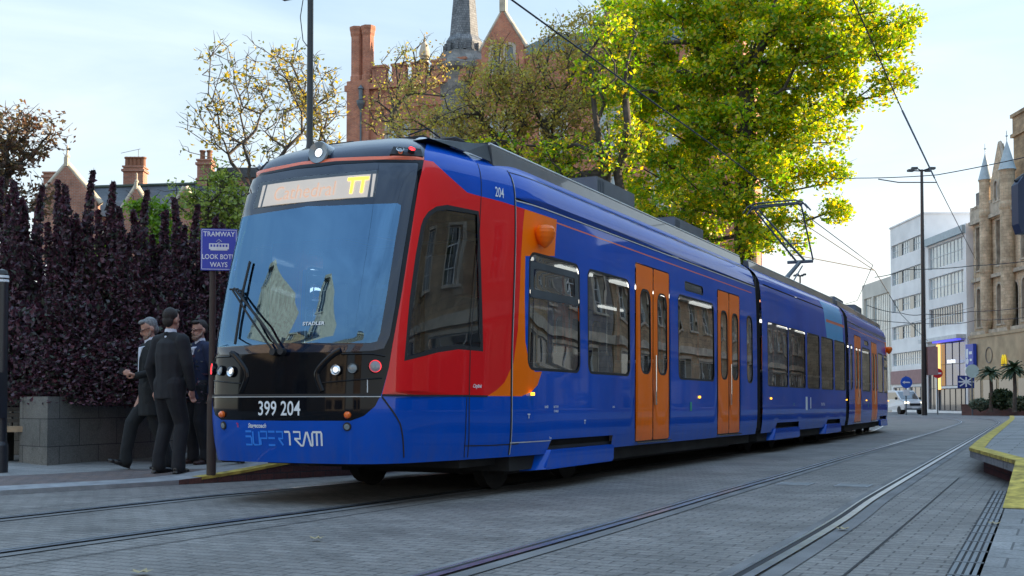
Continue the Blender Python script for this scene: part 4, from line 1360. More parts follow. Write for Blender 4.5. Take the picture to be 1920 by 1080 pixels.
q.lathe([(.08, 0), (.28, .35), (.30, .5), (.30, .58), (.1, .6)], (1.2, -.45, 20.2), (0, 0, 1), 8); q.lathe([(.14, 0), (.14, .7), (.22, .72), (.02, 1.0)], (1.2, -.45, 20.85), (0, 0, 1), 8)
q.build('rainwater_pipe', M['greybox'], b)
q = MB(); q.tube([(5.2 + .0, -.3, 0), (5.2, -.3, 17.6)], .06, 8); q.lathe([(.06, 0), (.22, .3), (.22, .5), (.05, .55)], (5.2, -.3, 17.6), (0, 0, 1), 8)
q.build('rainwater_pipe', M['lead'], b)
# corner stage under the spire
q = MB()
q.lathe([(2.2, 17), (2.2, 22.3), (2.45, 22.5), (2.45, 22.8), (1.7, 23.6), (1.6, 23.8)], (7.6, 1.8, 0), (0, 0, 1), 8, smooth=False)
q.build('spire_stage', M['darkstone'], b)
q = MB()
q.lathe([(1.32, 23.8), (1.28, 24.6), (1.02, 25.0), (.62, 29.2), (.001, 34.5)], (7.6, 1.8, 0), (0, 0, 1), 8, smooth=False)
for k in range(16):
    a = 2 * PI * k / 16; q.box((7.6 + 1.30 * math.cos(a), 1.8 + 1.30 * math.sin(a), 24.15), (.18, .18, .5), a)
q.build('spire', M['spire'], b)
q = MB(); q.lathe([(.32, 22.0), (.28, 24.0), (.36, 24.1), (.36, 24.4), (.22, 24.9), (.08, 25.1), (.03, 25.6), (.001, 25.7)], (4.7, 2.0, 0), (0, 0, 1), 10); q.build('pinnacle', M['palestone'], b)
q = MB(); q.add([(4.2, .3, 21.6), (12.5, .3, 21.6), (12.5, 8, 21.6), (4.2, 8, 21.6), (5.6, 3.2, 24.2), (12.5, 3.2, 24.4)], [(0, 1, 5, 4), (1, 2, 5), (2, 3, 4, 5), (3, 0, 4)]); q.build('roof', M['greenslate'], b)
def gable(par, x0, x1, z0, zt, y, m, fin=True, win=True, nm='gable', fm=None, fs=1.0):
    xm = (x0 + x1) / 2
    wl = [(xm - .75 - x0, xm - .2 - x0, z0 - 1.6, z0 + .1, True, (1, 2), M['opaqueglass']), (xm + .2 - x0, xm + .75 - x0, z0 - 1.6, z0 + .1, True, (1, 2), M['opaqueglass'])] if win else []
    facade(par, x1 - x0, zt, .5, m, wl, outline=[(x0, z0 - 3), (x1, z0 - 3), (x1, z0), (xm, zt), (x0, z0)], name=nm, x0=x0, y0=y, surround=M['palestone'])
    q = MB()
    for a, b_ in (((x0 - .15, z0 - .1), (xm, zt + .12)), ((x1 + .15, z0 - .1), (xm, zt + .12))):
        q.tube([(a[0], y + .2, a[1]), (b_[0], y + .2, b_[1])], .17, 4)
    if fin:
        q.bbox((xm - .2 * fs, y, zt), (xm + .2 * fs, y + .4 * fs, zt + 1.0 * fs)); q.lathe([(.28 * fs, zt + 1.0 * fs), (.30 * fs, zt + 1.15 * fs), (.12 * fs, zt + 1.5 * fs), (.05, zt + 2.2 * fs), (.001, zt + 2.4 * fs)], (xm, y + .2, 0), (0, 0, 1), 8)
    q.build('gable_coping', fm or M['palestone'], par)
    return
gable(b, 9.6, 12.4, 23.4, 25.7, -.4, M['redbrick'])
gable(b, 17.0, 20.6, 23.6, 26.6, -.4, M['redbrick'])
q = MB(); q.add([(10.0, .4, 22.9), (26, .4, 22.9), (26, 9, 22.9), (10.0, 9, 22.9), (12.5, 4.5, 25.4), (26, 4.5, 25.9)], [(0, 1, 5, 4), (1, 2, 5), (2, 3, 4, 5), (3, 0, 4)])
q.build('roof', M['greenslate'], b)
q = MB(); q.bbox((9.0, .0, Hp), (26, 9.5, 22.9)); q.build('upper_wall', M['redbrick'], b)

# ---- brick house with slate roofs (left background)
b = empty('brick_house', cw(-22.3, 55), TH)
tag(b, 'red brick house with slate roof, pointed gables and sunlit chimneys behind the purple hedge', 'house')
facade(b, 9.6, 10.0, 7, M['housebrick'], [(x, x + .8, z, z + 1.5, False, (1, 2)) for x in (.9, 2.6, 4.4, 6.2, 8.0) for z in (1.5, 4.6, 7.8)], surround=M['palestone'])
q = MB(); q.add([(-.2, -.2, 9.9), (9.8, -.2, 9.9), (9.8, 7.2, 9.9), (-.2, 7.2, 9.9), (.2, 3.2, 11.9), (8.4, 3.2, 12.15)], [(0, 1, 5, 4), (1, 2, 5), (2, 3, 4, 5), (3, 0, 4), (3, 2, 1, 0)])
q.tube([(.2, 3.2, 11.95), (8.4, 3.2, 12.2)], .09, 6, 1)
q.build('roof', [M['slate'], M['greenslate']], b)
gable(b, -.7, 2.3, 10.6, 12.3, -.35, M['housebrick'], True, False, fs=.45)
gable(b, 3.4, 4.9, 10.0, 11.2, -.3, M['housebrick'], True, False, fs=.35)
gable(b, 5.9, 7.1, 10.1, 11.2, -.28, M['housebrick'], False, False)
q = MB(); q.box((3.1, 1.4, 10.9), (.16, .05, 1.75), ax=Matrix.Rotation(-.0, 3, 'X') @ Matrix.Rotation(-1.02, 3, 'X')); q.build('lead_valley', M['lead'], b)
chimney(b, .05 - .7, 2.0, 9, 12.35, .85, .8, M['housebrick'], 0)
chimney(b, 2.85, 3.6, 10, 13.0, 1.02, .7, M['housebrick'], 5)
chimney(b, 6.55, 3.4, 11, 13.3, .72, .7, M['housebrick'], 2)
q = MB(); q.tube([(3.0, 3.6, 13.1), (3.0, 3.6, 14.0)], .015, 5); q.tube([(2.1, 3.6, 13.8), (3.1, 3.6, 14.02)], .012, 5); q.build('aerial', M['greybox'], b)
# pale gabled neighbour
b = empty('white_house', cw(-16.3, 60), TH)
tag(b, 'small white rendered house with dark roof half hidden by green trees', 'house')
facade(b, 4.4, 9.6, 5, M['render'], [(.6, 1.3, 6, 8, False, (2, 2)), (2.4, 3.1, 6, 8, False, (2, 2))])
hip(b, 0, 4.4, 0, 5, 9.6, 11.4, M['slate'])
b = empty('flat_roofed_block', cw(-14.9, 58), TH)
tag(b, 'small flat roofed dark brick block beside the bare tree', 'building')
facade(b, 2.6, 12.4, 4, M['housebrick'], [(.5, 1.1, 8, 9.6, False, (1, 2)), (1.5, 2.1, 8, 9.6, False, (1, 2))])
q = MB(); q.bbox((-.15, -.15, 12.4), (2.0, 4.1, 12.9)); q.build('roof', M['slate'], b)

# ---- pale office block, right
RZ = -(PI / 2 - TH)
b = empty('office_block', cw(40.6, 122), RZ)
tag(b, 'pale grey five storey office block with ribbon windows and dull pink fascia', 'building')
wins = []
for zc in (17.0, 14.1, 11.2, 8.3, 5.5):
    wins.append((.3, 9.2, zc - .7, zc + .7, False, (14, 2), M['paleglass']))
wins.append((.5, 4.5, .3, 2.6, False, (3, 1), M['dkglass'])); wins.append((5.2, 9.4, .3, 2.6, False, (3, 1), M['dkglass']))
facade(b, 10, 19.6, 12, M['render'], wins, frame=M['whitepaint'])
q = MB(); q.bbox((0, -.12, 2.9), (10, .02, 4.3)); q.build('fascia', M['pink'], b)
q = MB()
for zc in (17.0, 14.1, 11.2, 8.3):
    for xx in (2.2, 5.6): q.bbox((xx, .1, zc - .68), (xx + 1.1, .15, zc + .6))
q.build('open_casement', M['dkglass'], b)
q = MB(); q.bbox((-.2, -.1, 19.6), (10.1, 12, 19.75)); q.build('parapet', M['render'], b)
b = empty('shop_building', cw(40.6, 111.7), RZ)
tag(b, 'white panelled building with large windows above a dark glazed entrance lit in blue and orange', 'building')
wins = [(.8, 9.4, 13.8, 16.0, False, (10, 2), M['paleglass']), (.8, 9.4, 10.9, 13.0, False, (10, 2), M['paleglass']), (.8, 9.2, 8.2, 10.0, False, (14, 2), M['opaqueglass']),
        (.2, 2.4, .3, 6.4, False, (2, 3), M['dkglass'], M['dframe']), (2.7, 9.4, 2.5, 6.6, False, (4, 2), M['blueglass'], M['dframe']), (2.7, 9.4, .2, 2.3, False, (5, 1), M['dkglass'], M['dframe'])]
facade(b, 10, 17.0, 14, M['render'], wins, frame=M['whitepaint'])
q = MB(); q.bbox((.2, -.9, 6.75), (9.8, .0, 7.1)); q.build('canopy', M['whitepaint'], b)
q = MB(); q.bbox((.4, -.3, 16.2), (9.9, .1, 16.9)); q.build('cornice', M['lead'], b)
q = MB(); q.bbox((2.8, -.06, 2.2), (3.7, -.01, 6.5)); q.build('lit_column', emis('lit_orange_column', (1.0, .55, .15), .5), b)
q = MB(); q.bbox((3.4, -.7, 6.6), (9.4, -.3, 6.74)); q.build('blue_light_strip', emis('blue_strip', (.12, .12, 1.0), .3), b)
q = MB(); q.bbox((6.6, -.5, 4.6), (6.9, -.2, 4.9)); q.bbox((7.5, -.5, 4.6), (7.8, -.2, 4.9)); q.build('spotlight', M['em_white'], b)
b = empty('finned_block', cw(44.9, 146), RZ)
tag(b, 'pale block with tall vertical fins at the far end of the street', 'building')
facade(b, 12.5, 16.0, 12, M['render2'], [(.8, 3.9, 1, 14.2, False, (5, 1), M['paleglass']), (4.4, 10.5, 1, 14.2, False, (9, 1), M['paleglass'])], frame=M['render2'])

# ---- gothic sandstone building, right
b = empty('gothic_building', cw(41.1, 101.3), RZ)
tag(b, 'ornate sandstone Gothic building with pointed turrets, gable and arched windows', 'building')
wins = []
for x in (.7, 2.0, 4.9, 6.2, 9.6, 10.9, 13.6, 14.9):
    wins.append((x, x + .75, 12.6, 16.4, False, (1, 2)))
    wins.append((x, x + .75, 7.6, 11.0, True, (1, 2)))
wins.append((7.6, 8.9, 7.2, 10.9, True, (2, 2))); wins.append((12.2, 13.2, 7.6, 11.0, True, (2, 2)))
M['paleSand'] = brick('pale_sandstone', (.56, .44, .30), (.46, .35, .23), (.22, .17, .13), .55, .28, .008, var=.4)
facade(b, 17.5, 17.0, 14, M['paleSand'], wins, surround=M['palestone'], reveal=.35)
q = MB()
for z, t_ in ((6.9, .35), (11.6, .25), (16.7, .4)): q.bbox((-.1, -t_, z), (17.6, .05, z + .3))
q.bbox((-.05, -.25, 17.0), (17.5, .3, 18.0))
for k in range(22): q.bbox((.1 + k * .8, -.3, 18.0), (.5 + k * .8, .2, 18.25))
q.build('string_course', M['palestone'], b)
for x, r, zb, zt, zc in ((3.6, .52, 8.0, 20.1, 22.4), (7.9, .60, 8.2, 20.1, 22.5)):
    q = MB()
    q.lathe([(.1, zb - 1.4), (r * .7, zb - .5), (r, zb), (r, 12), (r * 1.1, 12.2), (r * 1.1, 12.5), (r, 12.7), (r, 16.8), (r * 1.12, 17), (r * 1.12, 17.3), (r, 17.5), (r, zt - .2), (r * 1.15, zt)], (x, -.35, 0), (0, 0, 1), 12)
    t_ = q.build('turret', M['paleSand'], b)
    q = MB(); q.lathe([(r * 1.2, zt), (r * 1.1, zt + .15), (r * .45, zt + (zc - zt) * .65), (.03, zc), (.03, zc + .35), (.12, zc + .42), (.03, zc + .5), (.03, zc + .8), (.001, zc + .9)], (x, -.35, 0), (0, 0, 1), 12)
    q.build('turret_roof', M['lead'], t_)
gable(b, 4.2, 7.4, 19.6, 22.8, -.2, M['paleSand'], False, True)
q = MB(); q.bbox((4.3, -.1, 17.1), (7.3, .5, 17.3))
q.bbox((-.05, .3, 17), (1.3, 2.5, 19.6)); q.bbox((.2, .5, 19.6), (1.0, 1.5, 20.9)); q.build('stepped_parapet', M['darkstone'], b)
q = MB(); q.add([(3.5, .5, 17.5), (17.5, .5, 17.5), (17.5, 12, 17.5), (3.5, 12, 17.5), (5.8, 5, 23.3), (17.5, 5, 23.3)], [(0, 1, 5, 4), (1, 2, 5), (2, 3, 4, 5), (3, 0, 4)]); q.build('roof', M['slate'], b)
q = MB(); q.bbox((4.3, 1.8, 17), (7.6, 4.6, 23.6)); q.bbox((4.1, 1.6, 23.6), (7.8, 4.8, 23.9)); q.bbox((4.25, 1.75, 23.9), (7.7, 4.65, 25.3)); q.bbox((4.1, 1.6, 25.3), (7.8, 4.8, 25.6)); q.build('stone_tower', M['sandstone'], b)
q = MB(); q.bbox((.2, -.55, 0), (17.5, -.02, 6.6)); q.bbox((.1, -.62, 6.6), (17.55, .0, 6.85)); q.build('shop_front', M['tan'], b)
q = MB()
for x0, x1 in ((1.3, 2.6), (3.2, 5.8), (6.4, 9.4), (10, 13.4)): q.bbox((x0, -.60, .2), (x1, -.54, 2.9))
q.build('shop_window', M['dkglass'], b)
q = MB(); q.lathe([(.62, -.02), (.7, .03), (.62, .03)], (4.4, -.57, 5.0), (0, -1, 0), 24); q.build('oval_panel', M['darkstone'], b)
q = MB()
mm_ = [(7.1, 4.0), (7.15, 4.6), (7.3, 4.85), (7.45, 4.6), (7.5, 4.15), (7.55, 4.6), (7.7, 4.85), (7.85, 4.6), (7.9, 4.0)]
q.tube([(x, -.65, z) for x, z in mm_], .07, 6); q.build('yellow_emblem', emis('yellow_emblem', (.85, .62, .02), .15), b)
q = MB(); q.bbox((.35, -.95, 4.1), (2.0, -.65, 6.1), 0); q.bbox((.5, -.97, 4.9), (.95, -.955, 5.7), 1); q.lathe([(.001, 0), (.28, 0), (.28, .02), (.001, .02)], (.75, -.95, 4.6), (0, -1, 0), 16, 1)
q.bbox((1.15, -.97, 5.2), (1.8, -.955, 5.45), 1); q.bbox((1.3, -.97, 4.6), (1.75, -.955, 4.8), 1)
q.build('hanging_sign', [mat('sign_blue', (.02, .06, .45), .4), M['white']], b)

# ---- terraces across the street and behind the camera (seen in the tram's glass and paint; they also shade the street)
def terrace(label, loc, rz, w, h, wall, nb, fl, seed=0, arch=False, d=9, ground=True, roof=True):
    b = empty('street_building', loc, rz)
    tag(b, label, 'building')
    wl = []
    st = (h - 4.2) / fl
    for f_ in range(fl):
        for k in range(nb):
            x = w * (k + .5) / nb
            wl.append((x - .55, x + .55, 4.3 + st * f_ + .7, 4.3 + st * f_ + .7 + st * .62, arch and f_ == 0, (2, 2 if f_ else 3)))
    if ground:
        for k in range(max(1, nb // 2)):
            x = w * (k + .5) / max(1, nb // 2); wl.append((x - w / nb * .8, x + w / nb * .8, .5, 3.3, False, (3, 1), M['dkglass']))
    facade(b, w, h, d, wall, wl, surround=M['palestone'])
    q = MB(); q.bbox((-.05, -.35, h - .45), (w + .05, .3, h + .02)); q.bbox((0, -.15, 3.6), (w, .1, 4.0)); q.build('cornice', M['palestone'], b)
    if roof: hip(b, 0, w, .3, d, h + .03, h + 2.6, M['slate'], 1.2)
    return b
terrace('tall sandstone terrace at the far right end of the street', (11.0, 104, 0), -PI / 2, 29.5, 14, M['darkstone'], 11, 3, 17)
# right-hand side (facades face -X): local x runs towards -Y
for i, (y0, y1, h, m_, lb) in enumerate(((24, 9, 15.5, 'sandstone', 'four storey sandstone terrace across the street from the tram nose'), (40, 24.2, 14.5, 'sandstone', 'sandstone terrace with sash windows opposite the middle of the tram'),
                         (49, 40.2, 15.0, 'darkstone', 'sooty stone terrace further up the right side of the street'), (74, 49.2, 7.5, 'sandstone', 'low sandstone building on the right beyond the platform'))):
    terrace(lb, (9.5, y0, 0), -PI / 2, y0 - y1, h, M[m_], int((y0 - y1) / 2.6), 3 if h > 12 else 1, i)
terrace('sunlit sandstone building closing the street behind the camera', (5.0, -26, 0), PI, 9, 16, M['sandstone'], 4, 3, 9, True)
terrace('sunlit pale stone building behind the camera to the left', (-11.5, -27, 0), PI, 10, 12, M['palestone'], 4, 2, 11)
terrace('tall sandstone building behind the camera on the left side', (-29.5, -24, 0), PI, 4.6, 17, M['sandstone'], 2, 4, 13)
terrace('tall slim unseen stone block behind the camera, added for a windscreen reflection', (-25.9, -8, 0), PI, 1.1, 18, M['palestone'], 1, 4, 21, roof=False)  # added and kept slim so a sunlit strip reflects in the windscreen
terrace('second slim unseen stone block behind the camera, added for a windscreen reflection', (-15.6, -9, 0), PI, 1.0, 15, M['palestone'], 1, 3, 22, roof=False)  # added out of view for another reflected strip, further right on the screen
terrace('sooty stone building behind the camera at the far left', (-36.5, -24, 0), PI, 12, 12, M['darkstone'], 4, 2, 19)

# ================================================================== trees
def leafmat(name, cols, trans=.5, rough=.5):
    m = bpy.data.materials.new(name); m.use_nodes = True
    n = m.node_tree.nodes; l = m.node_tree.links
    n.remove(n['Principled BSDF']); out = n['Material Output']
    ge = n.new('ShaderNodeNewGeometry')
    r = ramp(n, [((i + .5) / len(cols), c) for i, c in enumerate(cols)])
    l.new(ge.outputs['Random Per Island'], r.inputs[0])
    d = n.new('ShaderNodeBsdfDiffuse'); t = n.new('ShaderNodeBsdfTranslucent'); g_ = n.new('ShaderNodeBsdfGlossy'); g_.inputs['Roughness'].default_value = .45
    g_.inputs[0].default_value = (.6, .6, .6, 1)
    l.new(r.outputs[0], d.inputs[0])
    hs = n.new('ShaderNodeHueSaturation'); hs.inputs['Value'].default_value = 1.6; hs.inputs['Saturation'].default_value = 1.1
    l.new(r.outputs[0], hs.inputs['Color']); l.new(hs.outputs[0], t.inputs[0])
    a = n.new('ShaderNodeMixShader'); a.inputs[0].default_value = trans
    l.new(d.outputs[0], a.inputs[1]); l.new(t.outputs[0], a.inputs[2])
    b = n.new('ShaderNodeMixShader'); b.inputs[0].default_value = .06
    l.new(a.outputs[0], b.inputs[1]); l.new(g_.outputs[0], b.inputs[2]); l.new(b.outputs[0], out.inputs[0])
    return m
M['bark'] = mat('grey_brown_bark', (.075, .062, .05), .95, var=.5, vs=5, bump=.8, bs=25)
M['lf_plane'] = leafmat('yellow_green_plane_leaves', [(.12, .27, .01), (.28, .42, .012), (.50, .54, .015), (.74, .64, .02), (.18, .36, .01), (.15, .30, .01), (.74, .50, .03)], .52)
M['lf_brown'] = leafmat('brown_autumn_leaves', [(.34, .24, .08), (.30, .30, .08), (.42, .24, .09), (.34, .36, .08), (.62, .50, .08)], .4)
M['lf_copper'] = leafmat('copper_leaves', [(.16, .075, .04), (.09, .05, .035), (.20, .13, .05), (.12, .09, .04)], .4)
M['lf_green'] = leafmat('mid_green_leaves', [(.20, .28, .05), (.28, .36, .07), (.38, .42, .08), (.20, .26, .06)], .4)
M['lf_yellow'] = leafmat('sparse_yellow_leaves', [(.45, .33, .03), (.55, .38, .05), (.16, .13, .04), (.12, .14, .04)], .5)
M['lf_purple'] = leafmat('dark_purple_leaves', [(.065, .024, .040), (.13, .040, .058), (.036, .022, .038), (.13, .055, .078), (.045, .040, .045), (.05, .06, .04)], .2)
M['lf_dark'] = leafmat('dark_shrub_leaves', [(.02, .045, .018), (.035, .06, .025), (.05, .075, .03)], .2)

def leaves_mesh(name, centers, size, m, parent, up=.3, elong=1.35, rng=RNG):
    n = len(centers); C = np.asarray(centers, float)
    a = rng.normal(size=(n, 3)); a[:, 2] *= .8; a /= np.linalg.norm(a, axis=1)[:, None]
    nn = rng.normal(size=(n, 3)); nn[:, 2] = np.abs(nn[:, 2]) + up; b = np.cross(a, nn); b /= np.linalg.norm(b, axis=1)[:, None] + 1e-9
    c = np.cross(a, b)
    s = size * rng.uniform(.6, 1.3, n)[:, None]
    P = np.empty((n, 6, 3))
    fold = c * s * .18
    P[:, 0] = C - a * s * .5 * elong; P[:, 1] = C - a * s * .05 + b * s * .52 + fold; P[:, 2] = C + a * s * .25 + b * s * .30 + fold * .6
    P[:, 3] = C + a * s * .6 * elong; P[:, 4] = C + a * s * .25 - b * s * .30 + fold * .6; P[:, 5] = C - a * s * .05 - b * s * .52 + fold
    V = P.reshape(-1, 3)
    base = np.arange(n)[:, None] * 6
    F = np.concatenate([base + np.array([0, 1, 2, 3]), base + np.array([0, 3, 4, 5])], axis=1).reshape(-1, 4)
    me = bpy.data.meshes.new(name)
    me.vertices.add(len(V)); me.vertices.foreach_set('co', V.ravel())
    me.loops.add(F.size); me.loops.foreach_set('vertex_index', F.ravel().astype(np.int32))
    me.polygons.add(len(F)); me.polygons.foreach_set('loop_start', np.arange(0, F.size, 4, dtype=np.int32))
    me.polygons.foreach_set('loop_total', np.full(len(F), 4, dtype=np.int32))
    me.materials.append(m); me.update(); me.validate()
    o = bpy.data.objects.new(name, me); COL.objects.link(o); o.parent = parent
    return o

def tree(name, label, cat, base, blobs, nclus, per, lsize, m, r0=.25, cr=.45, trunk_top=.35, seed=1, group=None, bare=.0, twigs=True, lean=(0, 0), fork=1):
    """blobs: (world centre, radii) of the crown; clusters inside them are joined to the trunk by branches"""
    rng = np.random.default_rng(seed)
    base = Vector(base)
    root = empty(name, base)
    tag(root, label, cat, group)
    vol = [b[1][0] * b[1][1] * b[1][2] for b in blobs]; tot = sum(vol)
    cl = []
    for (c, r), v in zip(blobs, vol):
        k = max(2, int(nclus * v / tot))
        for _ in range(k):
            d = rng.normal(size=3); d /= np.linalg.norm(d); rr = rng.uniform(.05, 1) ** .42
            cl.append(np.array(c) - np.array(base) + d * np.array(r) * rr)
    cl = np.array(cl)
    top = cl[:, 2].max()
    # skeleton
    nodes = [np.array([0, 0, 0.])]; par = [-1]; plen = [0]
    hT = max(cl[:, 2].min() * .9, top * trunk_top)
    cen = cl.mean(axis=0)
    ft = []
    for f_ in range(fork):
        last = 0
        tx = cen[0] * .5 + (rng.normal() * cr * 2 if fork > 1 else 0) ; ty = cen[1] * .5 + (rng.normal() * cr if fork > 1 else 0)
        for k in range(1, 9):
            t = k / 8
            nodes.append(np.array([tx * t ** 1.5 + rng.normal() * .05, ty * t ** 1.5 + rng.normal() * .05, hT + (top * .72 - hT) * max(0, (t - .4) / .6) if t > .4 else hT * t / .4]))
            par.append(last); last = len(nodes) - 1; plen.append(0)
    order = np.argsort([np.linalg.norm(c - np.array([cen[0] * .5, cen[1] * .5, c[2] * .7])) for c in cl])
    for i in order:
        c = cl[i]
        N = np.array(nodes)
        dv = N - c
        dist = np.linalg.norm(dv, axis=1) + np.maximum(0, dv[:, 2]) * 1.2
        dist = dist + .38 * np.array(plen); dist[0] += 5
        j = int(np.argmin(dist)); a = N[j]; L = np.linalg.norm(c - a)
        k = max(1, int(L / .7)); last = j
        for q_ in range(1, k + 1):
            t = q_ / k
            p = a + (c - a) * t + np.array([0, 0, .12 * L * math.sin(PI * t)]) + rng.normal(size=3) * .035 * min(L, 1.5) * (t < 1)
            nodes.append(p); par.append(last); plen.append(plen[last] + L / k); last = len(nodes) - 1
    cnt = [0.15] * len(nodes)
    for i in range(len(nodes) - 1, 0, -1): cnt[par[i]] += cnt[i]
    cnt = [x_ + .0 for x_ in cnt]
    mx_ = cnt[0]
    rad = [max(.010, r0 * (c_ / mx_) ** .47) for c_ in cnt]
    q = MB()
    kids = {}
    for i in range(1, len(nodes)): kids.setdefault(par[i], []).append(i)
    # chains: continue along the thickest child
    st = [(0, None)]
    seen = []
    start = list(kids.get(0, []))
    for k in start: seen.append((0, k))
    while seen:
        a, bq = seen.pop()
        ch = [a, bq]
        while ch[-1] in kids:
            ks = sorted(kids[ch[-1]], key=lambda z: -cnt[z])
            for o_ in ks[1:]: seen.append((ch[-1], o_))
            ch.append(ks[0])
        rr = [rad[i] for i in ch]; rr[0] = min(rad[ch[0]], rad[ch[1]] * 1.15) if ch[0] != 0 else rad[0] * 1.25
        q.tube([nodes[i] for i in ch], rr, 7 if rr[0] > .06 else 4, cap=False)
    if twigs:
        for c in cl:
            for _ in range(2):
                d = rng.normal(size=3); d[2] = abs(d[2]) * .8; d *= cr * 1.2 / np.linalg.norm(d)
                q.tube([c, c + d * .5 + rng.normal(size=3) * .05, c + d], [.012, .008, .004], 3, cap=False)
    q.build('trunk', M['bark'], root)
    pts = []
    for c in cl:
        if rng.random() < bare: continue
        k = int(per * rng.uniform(.5, 1.5))
        d = rng.normal(size=(k, 3)); d /= np.linalg.norm(d, axis=1)[:, None]
        pts.append(c + d * (rng.uniform(0, 1, (k, 1)) ** .5) * cr * rng.uniform(.7, 1.3) * np.array([1, 1, .75]))
    ctr = np.concatenate(pts)
    leaves_mesh('crown', ctr, lsize, m, root, rng=rng)
    return root

def blob(px, py, dep, rx, rz, ry=None):
    """crown lobe: centre pixel at a depth, radii in pixels at that depth"""
    k = dep / FPX
    return (at(px, py, dep), (rx * k, (ry or (rx + rz) / 2) * k, rz * k))

PB = [blob(1430, 60, 42, 130, 120), blob(1560, 70, 41, 130, 95), blob(1650, 60, 42, 75, 55), blob(1640, 150, 42, 65, 50), blob(1310, 60, 43, 110, 130), blob(1520, 190, 41, 110, 90), blob(1600, 215, 42, 50, 35), blob(1400, 200, 42, 130, 110), blob(1270, 220, 43, 110, 110), blob(1510, 300, 41, 85, 60), blob(1420, 330, 41, 110, 85),
      blob(1300, 350, 42, 110, 80), blob(1430, 430, 41, 90, 50), blob(1210, 110, 44, 60, 110), blob(1500, -60, 42, 200, 80), blob(1220, 340, 43, 80, 70), blob(1180, 60, 44, 60, 90), blob(1170, 200, 44, 50, 70), blob(1345, 420, 42, 60, 40), blob(1570, 385, 41, 18, 14), blob(1535, 400, 41, 40, 35), blob(1470, 470, 41, 45, 22)]
pb = at(1400, 780, 42); pb.z = .3
tree('plane_tree', 'big plane tree with glowing yellow green leaves rising behind the tram', 'tree', pb, PB, 620, 150, .118, M['lf_plane'], .42, .62, .3, 3)
BB = [blob(960, 150, 40, 110, 70), blob(880, 230, 40, 120, 70), blob(1040, 230, 40, 100, 90), blob(1080, 110, 41, 70, 110), blob(770, 220, 40, 50, 70), blob(1000, 300, 40, 120, 40)]
b0 = at(1085, 780, 40); b0.z = .3
tree('autumn_tree', 'thin brown leaved tree in front of the red brick building', 'tree', b0, BB, 400, 44, .085, M['lf_brown'], .22, .55, .3, 5, fork=2)
b0 = at(1150, 780, 38); b0.z = .3
tree('autumn_tree', 'slim tree with bare twiggy top and yellow green lower leaves beside the plane tree', 'tree', b0, [blob(1150, 120, 38, 60, 110), blob(1100, 300, 38, 100, 45), blob(1010, 290, 38, 70, 40), blob(920, 290, 38, 60, 30), blob(1180, 250, 38, 50, 60)], 170, 40, .10, M['lf_plane'], .24, .45, .3, 6, bare=.15, fork=3)
b0 = at(760, 780, 44); b0.z = .3
tree('autumn_tree', 'sparse tree by the twin chimney of the red brick building', 'tree', b0, [blob(760, 140, 44, 60, 60), blob(720, 210, 44, 50, 50), blob(800, 120, 44, 40, 50)], 110, 9, .08, M['lf_brown'], .14, .4, .3, 8)
b0 = at(480, 780, 30); b0.z = .3
tree('bare_tree', 'nearly bare tree with scattered yellow leaves left of the black lamp column', 'tree', b0, [blob(440, 170, 30, 90, 110), blob(560, 180, 30, 80, 90), blob(390, 240, 30, 60, 60), blob(500, 270, 30, 110, 45)], 210, 5, .085, M['lf_yellow'], .085, .35, .2, 9, fork=3)
b0 = at(600, 780, 33); b0.z = .3
tree('bare_tree', 'small thin tree with yellow tinged leaves right of the black lamp column', 'tree', b0, [blob(600, 190, 33, 45, 80), blob(610, 260, 33, 45, 25), blob(540, 130, 33, 45, 40)], 95, 9, .08, M['lf_yellow'], .10, .35, .2, 10)
b0 = at(20, 780, 27); b0.z = .3
tree('copper_tree', 'copper leaved tree at the far left above the hedge', 'tree', b0, [blob(20, 280, 27, 70, 80), blob(60, 260, 27, 45, 60), blob(-60, 300, 27, 80, 110), blob(30, 380, 27, 70, 50)], 190, 22, .085, M['lf_copper'], .16, .42, .25, 11)
b0 = at(380, 780, 26); b0.z = .3
tree('green_tree', 'soft green tree between the brick house and the tram', 'tree', b0, [blob(425, 380, 26, 34, 55), blob(352, 375, 26, 24, 32), blob(438, 460, 26, 34, 55), blob(405, 335, 26, 22, 20), blob(385, 430, 26, 30, 40)], 120, 34, .075, M['lf_green'], .12, .38, .2, 12)
b0 = at(285, 780, 25); b0.z = .3
tree('green_tree', 'bright green shrubby tree rising over the purple hedge', 'tree', b0, [blob(262, 405, 25, 20, 28), blob(300, 440, 25, 36, 40), blob(298, 385, 25, 14, 28), blob(190, 500, 25, 24, 34)], 60, 60, .07, leafmat('fresh_green_leaves', [(.14, .26, .02), (.22, .34, .03), (.10, .20, .02)], .45), .10, .30, .2, 13)

